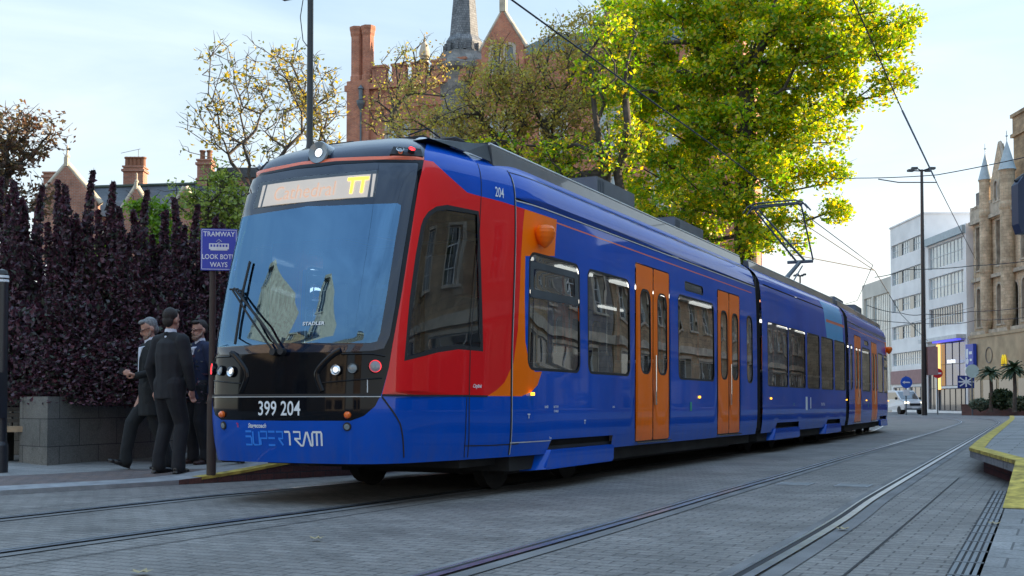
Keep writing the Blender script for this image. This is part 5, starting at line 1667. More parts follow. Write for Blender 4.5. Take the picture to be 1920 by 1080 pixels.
# ---- purple upright shrubs
def shrub_mesh(seed, nst, hmin, hmax):
    rng = np.random.default_rng(seed)
    q = MB(); pts = []
    for k in range(nst):
        a = rng.uniform(0, 2 * PI); r = rng.uniform(0, .42); h = hmax if k == 0 else hmin + (hmax - hmin) * rng.uniform(0, 1) ** 1.5
        x, y = r * math.cos(a), r * math.sin(a); lx, ly = x * 1.25 + rng.normal() * .11, y * 1.25 + rng.normal() * .11
        q.tube([(x * .4, y * .4, 0), (x, y, h * .4), (lx, ly, h)], [.02, .014, .004], 4, cap=False)
        n = int(420 * h)
        t = rng.uniform(.0, 1, n) ** .8
        w = np.where(t > .45, .135 * (1.04 - t) / .55 + .012, .18)
        ang_ = rng.uniform(0, 2 * PI, n); rr = w * rng.uniform(.35, 1, n)
        cx = np.interp(t, [0, .4, 1], [x * .4, x, lx]); cy = np.interp(t, [0, .4, 1], [y * .4, y, ly])
        pts.append(np.stack([cx + rr * np.cos(ang_), cy + rr * np.sin(ang_), t * h + .02 - rr * .3], 1))
    n = 3400
    pts.append(np.stack([rng.normal(0, .33, n), rng.normal(0, .33, n), rng.uniform(0, hmin * 1.2, n)], 1))
    return q, np.concatenate(pts)
protos = []
for i in range(3):
    q, pts = shrub_mesh(20 + i, 7, .95, 2.5)
    r_ = empty('purple_shrub', (0, 0, 0))
    q.build('stem', M['bark'], r_); leaves_mesh('foliage', pts, .050, M['lf_purple'], r_, up=.1, elong=1.5)
    protos.append(r_)
sh = [(-45, 340, 15.5), (8, 352, 15.0), (42, 358, 15.6), (72, 374, 14.8), (104, 360, 15.4), (137, 330, 15.2), (168, 348, 14.9), (205, 400, 15.4), (240, 366, 15.0), (272, 400, 15.6), (308, 384, 15.1), (338, 392, 15.5), (366, 412, 15.0), (398, 430, 15.6), (430, 450, 15.2), (470, 470, 15.8), (20, 470, 15.4), (120, 480, 14.4), (215, 500, 14.4), (300, 500, 14.5), (385, 520, 14.6), (60, 560, 15.3), (170, 560, 14.3), (260, 580, 14.4), (340, 585, 14.4)]
desc = ['leftmost purple shrub, half outside the picture', 'tall purple shrub just right of the banded black post', 'purple shrub under the copper tree', 'shorter purple shrub below the first house chimney', 'purple shrub left of the pointed stone gable', 'tallest purple shrub, in front of the pointed gable', 'purple shrub under the sunlit chimney with five pots',
        'low gap in the hedge showing the brick house wall', 'purple shrub below the small brick gable', 'purple shrub in front of the bright green tree', 'purple shrub right of the bright green tree', 'purple shrub below the right chimney of the house', 'purple shrub just left of the blue tramway sign', 'purple shrub behind the blue tramway sign', 'purple shrub behind the nose of the tram', 'purple shrub hidden mostly by the tram windscreen',
        'dark low purple shrub above the bench', 'dark low purple shrub over the left end of the stone planter', 'dark low purple shrub in the middle of the planter', 'dark low purple shrub behind the man with the phone', 'dark low purple shrub behind the bearded man in navy', 'smallest dark shrub at the left end of the planter', 'small dark shrub over the planter front', 'small dark shrub left of the man with the phone', 'small dark shrub behind the man seen from the back']
for i, (px, ty, dep) in enumerate(sh):
    o = protos[i] if i < 3 else copy_tree(protos[i % 3])
    p = at(px, 760, dep); topz = at(px, ty, dep).z
    zb = .84
    o.location = (p.x, p.y, zb); k = (topz - zb) / 2.45
    o.scale = (max(.75, min(1.0, k * 1.1)), max(.75, min(1.0, k * 1.1)), k); o.rotation_euler = (0, 0, i * 2.1)
    tag(o, desc[i], 'shrub', 'purple shrubs of the hedge')

# ================================================================== street furniture, left
M['granite'] = brick('granite_blocks', (.17, .165, .15), (.14, .14, .13), (.05, .05, .05), .62, .335, .006, rough=.85, var=.3)
M['soil'] = mat('dark_soil', (.02, .015, .012), .95)
q = MB()
P0 = Vector((-10.98, 9.87)); P1 = Vector((-11.2, 11.5)); dv = (P1 - P0).normalized(); nv = Vector((-dv.y, dv.x))
A = [P0, P0 + dv * 8.0, P0 + dv * 8.0 + nv * 2.4, P0 + dv * 1.9 + nv * 2.4, P0 + dv * 1.9 + nv * .42, P0 + dv * .65 + nv * .42, Vector((-11.62, 10.45)), Vector((-11.68, 10.07))]
q.prism([(p.x, p.y) for p in A], .0, .94, 0)
q.build('planter_wall', [M['granite'], M['granite']])
o = bpy.data.objects['planter_wall']; tag(o, 'long grey granite block planter wall in front of the purple hedge', 'planter')
q = MB(); q.prism([(-11.5, 12.3), (-11.6, 17.5), (-19, 17.5), (-19, 12.6)], .1, .9); tag(q.build('planting_bed', M['soil']), 'dark soil bed the purple shrubs grow from', 'planting bed')

# bench
B0 = at(-58, 760, 14.35); bz = pav_z(B0.x, B0.y)
bench = empty('bench', (B0.x, B0.y, bz), TH + .05)
tag(bench, 'dark slatted bench with a pale timber seat end, left of the stone planter', 'bench')
M['timber'] = mat('pale_timber', (.34, .24, .15), .7, var=.25, vs=8)
M['darktimber'] = mat('dark_timber', (.05, .045, .04), .7, var=.3, vs=8)
for k in range(6):
    q = MB(); q.box((.52, .14 + k * .012, .50 + k * .072), (1.05, .02, .05)); q.build('back_slat', M['darktimber'], bench)
q = MB(); q.box((.52, -.08, .40), (1.05, .40, .07)); q.build('seat', M['timber'], bench)
for x in (.05, .46, .98):
    q = MB(); q.box((x, .05, .18), (.05, .3, .36)); q.tube([(x, .16, .36), (x, .22, .95)], .02, 6); q.build('leg', M['blackpole'], bench)

# banded black post at the left edge
p = at(1, 760, 12.6); bz = pav_z(p.x, p.y)
bo = empty('banded_post', (p.x, p.y, bz)); tag(bo, 'tall black post with rounded top and two pale bands at the left edge', 'post')
q = MB(); H_ = at(1, 504, 12.6).z - bz
q.lathe([(.085, 0), (.085, .3), (.07, .34), (.068, H_ - .06), (.055, H_ - .02), (.001, H_)], (0, 0, 0), (0, 0, 1), 20); q.build('shaft', M['blackpole'], bo)
for k in range(2):
    q = MB(); q.lathe([(.069, -.014), (.0715, -.012), (.0715, .012), (.069, .014)], (0, 0, H_ - .09 - k * .045), (0, 0, 1), 20); q.build('band', M['white'], bo)
q = MB(); q.box((0, -.05, .85), (.18, .12, .5)); q.build('control_box', M['blackpole'], bo)

# tramway sign
p = at(397, 760, 12.3); bz = pav_z(p.x, p.y)
sg = empty('tramway_sign', (p.x, p.y, bz), TH + .12)
tag(sg, 'blue tramway warning sign reading look both ways on a post before the tram', 'sign')
zt = at(397, 430, 12.3).z - bz; zb_ = at(397, 508, 12.3).z - bz
q = MB(); q.lathe([(.05, 0), (.05, .8), (.035, .85), (.033, zt - .08)], (0, 0, 0), (0, 0, 1), 14); q.build('post', mat('rusty_brown_post', (.05, .035, .028), .7), sg)
cx_ = .07; wS = .385
q = MB(); q.box((cx_, -.045, (zt + zb_) / 2), (wS, .012, zt - zb_)); q.build('sign_plate', mat('sign_royal_blue', (.015, .04, .42), .35, var=.04), sg)
q = MB()
zc = (zt + zb_) / 2; hh = (zt - zb_) / 2
for a, b_, c_, d_ in ((-.180, hh - .016, .180, hh - .011), (-.180, -hh + .011, .180, -hh + .016)): q.box((cx_ + (a + c_) / 2, -.0515, zc + (b_ + d_) / 2), (c_ - a, .001, d_ - b_))
for x in (-.1805, .1805): q.box((cx_ + x, -.0515, zc), (.005, .001, 2 * hh - .022))
q.build('sign_border', M['white'], sg)
def sign_text(t, size, dz, narrow=.9):
    M4 = Matrix.Translation((cx_, -.053, zc + dz)) @ Matrix.Rotation(PI / 2, 4, 'X')
    text_flat('sign_lettering', t, size, M4, M['white'], sg, narrow, .001)
sign_text('TRAMWAY', .074, .165); sign_text('LOOK BOTH', .074, -.08, .84); sign_text('WAYS', .074, -.165, .9)
q = MB()
Y_ = -.0535
q.box((cx_, Y_, zc + .035), (.21, .001, .062))
q.box((cx_, Y_, zc - .003), (.18, .001, .012))
q.tube([(cx_ - .03, Y_, zc + .085), (cx_, Y_, zc + .11), (cx_ + .03, Y_, zc + .085)], .003, 4); q.tube([(cx_ - .02, Y_, zc + .068), (cx_ + .012, Y_, zc + .085)], .003, 4)
q.build('tram_symbol', M['white'], sg)
q = MB()
for k in range(6): q.box((cx_ - .08 + k * .032, Y_ - .001, zc + .042), (.020, .001, .026))
q.build('tram_symbol_window', bpy.data.materials['sign_royal_blue'], sg)

# black lamp column behind the tram
def column(name, label, base, h, r, m, group=None):
    o = empty(name, base); tag(o, label, 'lamp post', group)
    q = MB(); q.tube([(0, 0, 0), (0, 0, 1.2), (0, 0, 1.25), (0, 0, h)], [r * 1.5, r * 1.5, r, r * .8], 14); q.build('column', m, o)
    return o
p = at(578, 760, 19.0)
lc = column('lamp_column', 'tall black lamp column rising behind the tram cab', (p.x, p.y, .3), at(578, -6, 19).z - .3, .062, M['blackpole'])
H_ = at(578, -6, 19).z - .3
q = MB(); q.tube([(-.02, 0, H_ - .02), (-.25, -.1, H_ + .02)], .035, 6); q.box((-.35, -.12, H_ + .02), (.3, .14, .07)); q.build('lantern', M['grille'], lc)
q = MB(); q.tube([(-.1, -.07, H_ - .05), (-.14, -.09, H_ - .35), (-.09, -.08, H_ - .75), (-.03, -.04, H_ - .85)], .008, 5); q.build('cable', M['rubber'], lc)

# tall mast with lamps at right, and a far one
def mast(label, px, dep, ytop, r, px_w):
    p = at(px, 760, dep); h = at(px, ytop, dep).z
    o = empty('lamp_mast', (p.x, p.y, 0), TH); tag(o, label, 'lamp post')
    q = MB(); q.tube([(0, 0, 0), (0, 0, h * .45), (0, 0, h)], [r, r * .72, r * .5], 12); q.build('mast_pole', M['blackpole'], o)
    w = px_w * dep / FPX
    for s_ in (-1, 1):
        for dy in (-.3, .5):
            q = MB(); q.tube([(0, 0, h - .1), (s_ * w * .5, dy, h + .02)], .05, 5); q.box((s_ * w * .75, dy, h + .03), (w * .5, .35, .16), -s_ * dy * .2); q.build('lamp_head', M['grille'], o)
    return o
tm = mast('tall dark lamp mast standing in front of the pale office buildings', 1733, 85, 318, .21, 22)
q = MB(); q.bbox((.2, -.3, 3.0), (.95, .1, 5.1)); q.build('equipment_box', M['pink'], tm)
mast('thin distant lamp mast seen over the middle of the tram', 1502, 100, 516, .14, 9)

# overhead wires
M['wire'] = mat('overhead_wire', (.03, .03, .035), .6)
M['insul'] = mat('pale_blue_insulator', (.35, .45, .52), .4)
def wire(label, pts, r=.012, sag=0, extra=None):
    q = MB()
    P = [Vector(p) for p in pts]; Q = []
    for a, b_ in zip(P, P[1:]):
        for k in range(6):
            t = k / 6; Q.append(a.lerp(b_, t) - Vector((0, 0, sag * 4 * t * (1 - t))))
    Q.append(P[-1]); q.tube(Q, r, 5)
    if extra:
        for c_, d_, rr in extra: q.tube([c_, d_], rr, 6, 1)
    o = q.build('overhead_wire', [M['wire'], M['insul']]); tag(o, label, 'overhead wire', 'overhead line wires'); return o
wire('thick overhead wire crossing the top of the picture above the tram', [on_z(960, 0, 5.6) + Vector((-.02, -24, 0)), on_z(960, 0, 5.6), on_z(1340, 275, 5.6), (-5.85, 40, 5.55), (-8.6, 54, 5.6), (-15, 67, 5.6)], .012)
w2 = [(-2.0, -12, 5.6), on_z(1600, 0, 5.6), on_z(1692, 208, 5.6), on_z(1760, 350, 5.6), on_z(1831, 490, 5.6), (-4.0, 60, 5.6), (-12, 80, 5.6)]
wire('overhead wire with pale insulator above the empty track', w2, .009, 0, [(w2[2], Vector(w2[2]).lerp(Vector(w2[3]), .85), .017)])
wire('upper span wire running from the plane tree to the right edge', [at(1560, 334, 29), at(1606, 334, 29), at(1757, 328, 27), at(1960, 286, 25)], .012, .02)
wire('short pull-off wire under the upper span wire', [at(1647, 336, 28), at(1685, 342, 27.5), at(1757, 342, 27)], .014)
wire('span wire falling from the pantograph to the right', [at(1480, 476, 36), at(1500, 480, 37), at(1640, 507, 40)], .018)
wire('thin diagonal wire from the plane tree down to the span joint', [at(1500, 415, 38), at(1640, 507, 42), at(1690, 590, 62), at(1740, 640, 85)], .016)
wire('lower span wire crossing in front of the office windows', [at(1640, 520, 50), at(1700, 505, 50), at(1827, 498, 48), at(1960, 484, 45)], .018, .05)
wire('span wire crossing the middle of the pale office block', [at(1625, 572, 70), at(1690, 587, 70), at(1733, 589, 70), at(1820, 584, 68), at(1960, 570, 62)], .022, .1)
wire('lowest span wire crossing above the shop canopy', [at(1625, 598, 75), at(1770, 607, 75), at(1830, 600, 72), at(1960, 590, 66)], .022, .1)

# ---- right edge: hanging dark box on a post
p = at(1960, 760, 15); po = empty('edge_box', (p.x, p.y, .3), TH); tag(po, 'dark blue box hanging into the right edge of the picture', 'sign')
q = MB(); hz = at(1960, 290, 15).z - .3; q.tube([(0, 0, 0), (0, 0, hz)], .06, 12); q.build('post', M['blackpole'], po)
zt = at(1910, 340, 15).z - .3; zb2 = at(1910, 438, 15).z - .3
q = MB(); k = 15 / FPX
q.add([(-52 * k, -.1, zb2 + .12), (-46 * k, -.1, zb2), (0, -.1, zb2), (0, -.1, zt + .1), (-42 * k, -.1, zt + .05), (-52 * k, -.1, zt - .05), (-52 * k, .1, zb2 + .12), (-46 * k, .1, zb2), (0, .1, zb2), (0, .1, zt + .1), (-42 * k, .1, zt + .05), (-52 * k, .1, zt - .05)],
      [(0, 1, 2, 3, 4, 5), (11, 10, 9, 8, 7, 6), (0, 6, 7, 1), (1, 7, 8, 2), (2, 8, 9, 3), (3, 9, 10, 4), (4, 10, 11, 5), (5, 11, 6, 0)]); q.build('box_shell', mat('dull_navy', (.02, .035, .08), .5), po)
q = MB(); q.tube([(-50 * k, 0, zt), (-20 * k, 0, zt + .15), (0, 0, zt + .3)], .03, 6); q.build('bracket', M['blackpole'], po)

# ---- far right street furniture
def disc_sign(label, px, py, dep, r, face, bar=None, plate=None, post_px=None):
    p = at(post_px or px, 760, dep); o = empty('road_sign', (p.x, p.y, 0), TH); tag(o, label, 'sign')
    c = at(px, py, dep); h = c.z
    q = MB(); q.tube([(0, 0, 0), (0, 0, h + .5)], .055, 8); q.build('post', M['greybox'], o)
    q = MB(); q.lathe([(.001, .0), (r, 0), (r, .05), (.001, .05)], (0, -.08, h), (0, -1, 0), 24); d_ = q.build('sign_disc', face, o)
    if bar == 'bar': q = MB(); q.box((0, -.14, h), (r * 1.4, .02, r * .34)); q.build('bar_symbol', M['white'], d_)
    if bar == 'arrow': q = MB(); q.box((0, -.14, h), (r * 1.2, .02, r * .22)); q.add([(-r * .75, -.14, h), (-r * .3, -.14, h + r * .3), (-r * .3, -.14, h - r * .3)], [(0, 1, 2)]); q.build('arrow_symbol', M['white'], d_)
    if plate: q = MB(); q.box((0, -.1, h - r - .35), (r * 1.1, .04, .45)); q.build('supplementary_plate', M['white'], o)
    return o
disc_sign('round blue arrow sign on a post beside the white van', 1699, 717, 88, .45, mat('mandatory_blue', (.02, .10, .55), .4), 'arrow', True)
disc_sign('round red no entry sign near the tall mast', 1758, 700, 92, .40, mat('no_entry_red', (.55, .01, .02), .4), 'bar')
disc_sign('pale round sign on a post before the gothic building', 1823, 696, 84, .5, mat('pale_green_disc', (.45, .55, .52), .5))
p = at(1811, 716, 90); o = empty('shop_sign', (p.x, p.y, 0), TH); tag(o, 'small blue sign with white crossing stripes by the glazed entrance', 'sign')
q = MB(); q.tube([(.0, .1, 0), (.0, .1, p.z + .5)], .05, 8); q.build('post', M['greybox'], o)
q = MB(); q.box((0, 0, p.z), (1.3, .08, 1.0)); q.build('sign_plate', mat('sign_navy', (.01, .03, .22), .4), o)
q = MB(); q.box((0, -.05, p.z), (1.2, .02, .12)); q.box((0, -.051, p.z), (.12, .02, .8))
for s_ in (-1, 1): q.box((0, -.049, p.z), (1.2, .02, .10), ax=Matrix.Rotation(s_ * .6, 3, 'Y'))
q.build('stripe', M['white'], o)

# planter with palms and bushes at right
pa = at(1803, 770, 86); pb_ = at(1990, 770, 76)
q = MB(); d_ = (pb_ - pa); L_ = math.hypot(d_.x, d_.y); o = empty('brick_planter', (pa.x, pa.y, 0), math.atan2(d_.y, d_.x)); tag(o, 'low dark brick planter with shrubs at the far right', 'planter')
q.bbox((0, 0, 0), (L_, 3.5, .75)); q.bbox((-.05, -.05, .75), (L_, 3.5, .83)); q.build('planter_wall', M['platside'], o)
def bush(label, px, py, dep, rx, rz, m, n=900, ls=.12, seed=0, group=None):
    rng = np.random.default_rng(seed); k = dep / FPX; c = at(px, py, dep); o = empty('bush', (c.x, c.y, c.z - rz * k)); tag(o, label, 'bush', group)
    d = rng.normal(size=(n, 3)); d /= np.linalg.norm(d, axis=1)[:, None]
    pts = d * (rng.uniform(.3, 1, (n, 1)) ** .6) * np.array([rx * k, rx * k * .8, rz * k]) + np.array([0, 0, rz * k])
    leaves_mesh('foliage', pts, ls, m, o, rng=rng)
    q = MB()
    for j in range(5): a = j * 1.3; q.tube([(0, 0, -.1), (.3 * math.cos(a), .3 * math.sin(a), rz * k)], [.03, .015], 4)
    q.build('stem', M['bark'], o)
bush('dark rounded bush in the middle of the brick planter', 1878, 748, 80, 24, 20, M['lf_dark'], 1500, .16, 1)
bush('greyish bush at the left end of the brick planter', 1838, 758, 82, 20, 12, leafmat('grey_green_leaves', [(.10, .14, .09), (.14, .17, .12)], .2), 900, .14, 2)
bush('low bush at the right edge of the brick planter', 1912, 756, 78, 20, 14, leafmat('olive_leaves', [(.06, .09, .05), (.10, .11, .06)], .2), 900, .14, 3)
def palm(label, px, ytop, dep, seed, rad=1.5):
    rng = np.random.default_rng(seed); p = at(px, 760, dep); h = at(px, ytop + 18, dep).z; o = empty('palm', (p.x, p.y, .3)); tag(o, label, 'palm', 'palms in the planter')
    q = MB(); q.tube([(0, 0, 0), (.05, 0, h * .5), (0, 0, h - .3)], [.14, .12, .1], 8); q.build('trunk', M['bark'], o)
    q = MB()
    for k in range(46):
        a = rng.uniform(0, 2 * PI); e = rng.uniform(-.3, 1.3); L = rad * rng.uniform(.8, 1.1)
        d = Vector((math.cos(a) * math.cos(e), math.sin(a) * math.cos(e), math.sin(e)))
        P = [Vector((0, 0, h - .3)) + d * L * t - Vector((0, 0, .5 * L * t * t)) for t in (0, .33, .66, 1)]
        u = d.cross(Vector((0, 0, 1))).normalized() if abs(d.z) < .99 else Vector((1, 0, 0))
        ww = [.02, .16, .12, .01]
        vs = [p_ + u * w_ for p_, w_ in zip(P, ww)] + [p_ for p_ in P] + [p_ - u * w_ for p_, w_ in zip(P, ww)]
        vs = [v - Vector((0, 0, .05)) if (i < 4 or i > 7) else v for i, v in enumerate(vs)]
        q.add(vs, [(i, i + 1, 5 + i, 4 + i) for i in range(3)] + [(4 + i, 5 + i, 9 + i, 8 + i) for i in range(3)])
    q.build('fronds', M['lf_dark'], o)
palm('shorter palm at the left of the planter before the shop front', 1858, 680, 80, 4, .95)
palm('taller palm near the right edge before the yellow emblem', 1902, 672, 76, 5, 1.15)

# ---- white van, coming this way at the end of the street
def vanbuild():
    c = at(1690, 760, 95); o = empty('van', (c.x, c.y, 0), TH + .12)
    tag(o, 'white van with lit headlights coming up the street beyond the tram', 'van')
    prof = [(-2.4, .45), (-2.42, .85), (-2.3, 1.08), (-1.55, 1.22), (-.75, 1.82), (-.5, 1.92), (2.2, 1.92), (2.4, 1.8), (2.45, .5), (2.3, .38), (-2.3, .38)]
    q = MB(); w = .92; V = []
    for sx, k in ((-w, 0), (-w * .93, 1), (w * .93, 1), (w, 0)):
        V += [(sx if z < 1.2 else sx * .9, y, z + .0 * k) for y, z in prof]
    n = len(prof)
    V = []
    for sx, sh_ in ((-1, .0), (-.94, .035), (.94, .035), (1, 0)):
        V += [(sx * w * (1 if z < 1.15 else .90), y * (1 + (.015 if abs(sx) < 1 else 0)), z + sh_ * (1 if z > 1.5 else 0)) for y, z in prof]
    q.add(V, [tuple(range(n))] + [tuple(range(3 * n, 4 * n))[::-1]] + [(j * n + i, (j + 1) * n + i, (j + 1) * n + (i + 1) % n, j * n + (i + 1) % n) for j in range(3) for i in range(n)], 0, False)
    q.build('body', mat('white_van_paint', (.62, .64, .66), .3, coat=.8, var=.04), o)
    mesh('windscreen', [(-.74, -1.55, 1.27), (.74, -1.55, 1.27), (.70, -.80, 1.87), (-.70, -.80, 1.87)], [(0, 1, 2, 3)], M['opaqueglass'], o)
    for s_ in (-1, 1):
        mesh('side_window', [(s_ * .85, -1.2, 1.25), (s_ * .85, 1.8, 1.25), (s_ * .83, 1.8, 1.78), (s_ * .83, -.75, 1.78)], [(0, 1, 2, 3)], M['opaqueglass'], o)
        q = MB(); q.box((s_ * .70, -2.41, .92), (.34, .06, .2)); q.build('headlight', M['em_lamp'], o)
        q = MB(); q.box((s_ * 1.02, -1.2, 1.3), (.16, .08, .2)); q.build('door_mirror', M['rubber'], o)
        for yy_ in (-1.5, 1.5):
            q = MB(); q.lathe([(.001, -.1), (.2, -.1), (.33, -.1), (.35, 0), (.33, .1), (.001, .1)], (s_ * .84, yy_, .34), (1, 0, 0), 18); q.build('wheel', M['rubber'], o)
    q = MB(); q.box((0, -2.44, .80), (.9, .05, .2)); q.build('grille', M['rubber'], o)
    q = MB(); q.box((0, -2.46, .55), (.52, .03, .12)); q.build('number_plate', M['white'], o)
    q = MB(); q.box((0, -2.42, .44), (1.7, .08, .14)); q.build('bumper', M['greybox'], o)
M['em_lamp'] = emis('lit_headlamp', (1, .85, .6), 2.0)
vanbuild()

# ================================================================== people
M['skin'] = mat('skin', (.42, .22, .16), .55, var=.08)
M['suit'] = mat('black_suit_cloth', (.010, .011, .015), .85, var=.25, vs=12)
M['navysuit'] = mat('navy_suit_cloth', (.010, .018, .055), .85, var=.25, vs=12)
M['coat'] = mat('charcoal_coat_cloth', (.011, .013, .015), .9, var=.25, vs=12)
M['shirt'] = mat('white_shirt', (.62, .64, .72), .8, var=.04)
M['shoe'] = mat('black_leather', (.01, .009, .009), .35)
M['shoebrown'] = mat('dark_brown_leather', (.04, .015, .01), .4)
M['hair_grey'] = mat('grey_hair', (.16, .16, .165), .8, var=.4, vs=40)
M['hair_dark'] = mat('dark_brown_hair', (.018, .012, .010), .7, var=.4, vs=40)
M['beard'] = mat('reddish_grey_beard', (.26, .17, .13), .9, var=.4, vs=50)

def fused(name, mb, vox, m, parent, smooth=2):
    me = bpy.data.meshes.new(name); me.from_pydata([tuple(v) for v in mb.v], [], mb.f); me.update()
    o = bpy.data.objects.new(name, me); COL.objects.link(o)
    md = o.modifiers.new('r', 'REMESH'); md.mode = 'VOXEL'; md.voxel_size = vox
    if smooth:
        s_ = o.modifiers.new('s', 'SMOOTH'); s_.factor = .5; s_.iterations = smooth
    dg = bpy.context.evaluated_depsgraph_get(); dg.update()
    m2 = bpy.data.meshes.new_from_object(o.evaluated_get(dg)); m2.name = name
    o.modifiers.clear(); o.data = m2; bpy.data.meshes.remove(me)
    m2.materials.clear(); m2.materials.append(m)
    m2.polygons.foreach_set('use_smooth', [True] * len(m2.polygons)); m2.polygons.foreach_set('material_index', [0] * len(m2.polygons))
    o.parent = parent; return o
def ell(q, c, r, n=14):
    k = len(q.v)
    pr = [(max(.001, math.sin(PI * i / 10)), -math.cos(PI * i / 10)) for i in range(11)]
    q.lathe(pr, (0, 0, 0), (0, 0, 1), n)
    for i in range(k, len(q.v)):
        v = q.v[i]; q.v[i] = (c[0] + v[0] * r[0], c[1] + v[1] * r[1], c[2] + v[2] * r[2])
def limb(q, pts, rs, sq=1.0):
    q.tube(pts, list(rs), 12, sq=sq)
    if sq == 1.0:
        for p, r in zip(pts, rs): ell(q, p, (r * .98,) * 3, 10)

def person(label, loc, rz, H, feet, arms, head_turn, head_tilt, jm, tm_, shm, hairm, beard, glasses, shirt, coat_len=.12, bald=False, hand_pose=None):
    """local frame: faces -y. feet: ((x,y,lift,pitch) left,(...) right); arms: (elbow, wrist, palm direction) for left and right; metres at 1.78 m"""
    q = MB(); K = H / 1.78
    hipz = .93
    ank = [Vector((f[0], f[1], .09 + f[2])) for f in feet]
    hips = [Vector((-.09, 0, hipz)), Vector((.09, 0, hipz))]
    mid = (ank[0] + ank[1]) / 2
    cx, cy = mid.x * .9, mid.y * .6
    for h in hips: h.x += cx * .8; h.y += cy
    base_ = Vector((cx * .8, cy, 0))
    def kneep(h, a):
        m_ = (h + a) / 2; L = (h - a).length; b_ = max(0, (.86 - L)) ** .5 * .35
        return m_ + Vector((0, -.02 - b_, .02))
    knees = [kneep(h, a) for h, a in zip(hips, ank)]
    ch = base_ + Vector((0, .0, 1.30)); nk = base_ + Vector((0, .0, 1.50)); hd = base_ + Vector((0, -.02, 1.655))
    sh_ = [base_ + Vector((-.185, .0, 1.435)), base_ + Vector((.185, .0, 1.435))]
    # body
    for h, kn, a in zip(hips, knees, ank): limb(q, [h, kn, a], [.085, .055, .04])
    limb(q, [base_ + Vector((0, 0, .92)), base_ + Vector((0, 0, 1.1)), ch, base_ + Vector((0, 0, 1.42))], [.085, .078, .085, .07], 1.55)
    limb(q, [sh_[0], sh_[1]], [.048, .048])
    limb(q, [base_ + Vector((0, .01, 1.42)), hd + Vector((0, .01, -.06))], [.062, .056])
    Rh = Matrix.Translation(hd) @ Matrix.Rotation(head_turn, 4, 'Z') @ Matrix.Rotation(head_tilt, 4, 'X')
    def head_add(fn):
        k = len(q.v); fn(); 
        for i in range(k, len(q.v)): q.v[i] = tuple(Rh @ Vector(q.v[i]))
    def hf():
        ell(q, (0, .012, .03), (.077, .095, .098)); ell(q, (0, -.025, -.045), (.056, .066, .065)); ell(q, (0, -.05, -.082), (.028, .03, .025))
        q.tube([(0, -.082, .02), (0, -.108, -.022), (0, -.088, -.03)], [.008, .014, .010], 8)
        for s_ in (-1, 1):
            ell(q, (s_ * .078, .015, -.005), (.012, .022, .033), 10); ell(q, (s_ * .03, -.078, .018), (.024, .012, .008), 8)
        ell(q, (0, -.085, -.052), (.026, .012, .009), 8)
    head_add(hf)
    wr = []
    for i, (el, wp, pd) in enumerate(arms):
        el = base_ + Vector(el); wp = base_ + Vector(wp); limb(q, [sh_[i], el, wp], [.043, .034, .025])
        d = Vector(pd).normalized(); u = Vector((0, -1, 0)) if abs(d.y) < .8 else Vector((0, 0, 1)); u = (u - d * u.dot(d)).normalized(); sd = d.cross(u)
        # palm and five fingers (u: across the knuckles)
        limb(q, [wp, wp + d * .045, wp + d * .09], [.026, .036, .034], .55)
        for k, (off, ln) in enumerate(((-.030, .062), (-.010, .074), (.010, .070), (.029, .055))):
            b0_ = wp + d * .085 + u * off; c1 = b0_ + d * ln * .5 + sd * .008; c2 = b0_ + d * ln * .85 + sd * .028
            limb(q, [b0_, c1, c2], [.0098, .0092, .0078])
        t0 = wp + d * .03 - u * .030; limb(q, [t0, t0 - u * .022 + d * .03 + sd * .01, t0 - u * .018 + d * .06 + sd * .025], [.013, .011, .009])
        wr.append((wp, d, u, sd))
    root = fused('person', q, .0085, M['skin'], None, 2)
    root.location = loc; root.rotation_euler = (0, 0, rz); root.scale = (K, K, K)
    tag(root, label, 'person')
    # jacket
    q = MB()
    limb(q, [base_ + Vector((0, 0, .93 - coat_len)), base_ + Vector((0, 0, 1.08)), base_ + Vector((0, 0, 1.28)), base_ + Vector((0, 0, 1.41)), base_ + Vector((0, .01, 1.47))], [.135, .122, .132, .118, .07], 1.5)
    for i, (wp, d, u, sd) in enumerate(wr):
        el = base_ + Vector(arms[i][0]); limb(q, [sh_[i] + Vector((0, 0, -.005)), el, wp - (wp - el).normalized() * .015], [.082, .064, .046])
    limb(q, [sh_[0] + Vector((.03, 0, .01)), base_ + Vector((0, .0, 1.48)), sh_[1] + Vector((-.03, 0, .01))], [.066, .07, .066])
    # collar roll and lapels
    limb(q, [base_ + Vector((-.07, -.06, 1.44)), base_ + Vector((-.062, .03, 1.505)), base_ + Vector((0, .068, 1.515)), base_ + Vector((.062, .03, 1.505)), base_ + Vector((.07, -.06, 1.44))], [.02] * 5)
    for s_ in (-1, 1): limb(q, [base_ + Vector((s_ * .07, -.09, 1.43)), base_ + Vector((s_ * .05, -.125, 1.3)), base_ + Vector((s_ * .01, -.125, 1.12))], [.018, .022, .015])
    fused('jacket', q, .012, jm, root, 2)
    q = MB()
    for h, kn, a in zip(hips, knees, ank): limb(q, [h + Vector((0, 0, .04)), h + Vector((0, 0, -.12)), kn, a + Vector((0, 0, .10)), a + Vector((0, 0, -.02))], [.12, .108, .085, .072, .078])
    ell(q, (base_.x, base_.y, .95), (.165, .12, .12))
    fused('trousers', q, .012, tm_, root, 1)
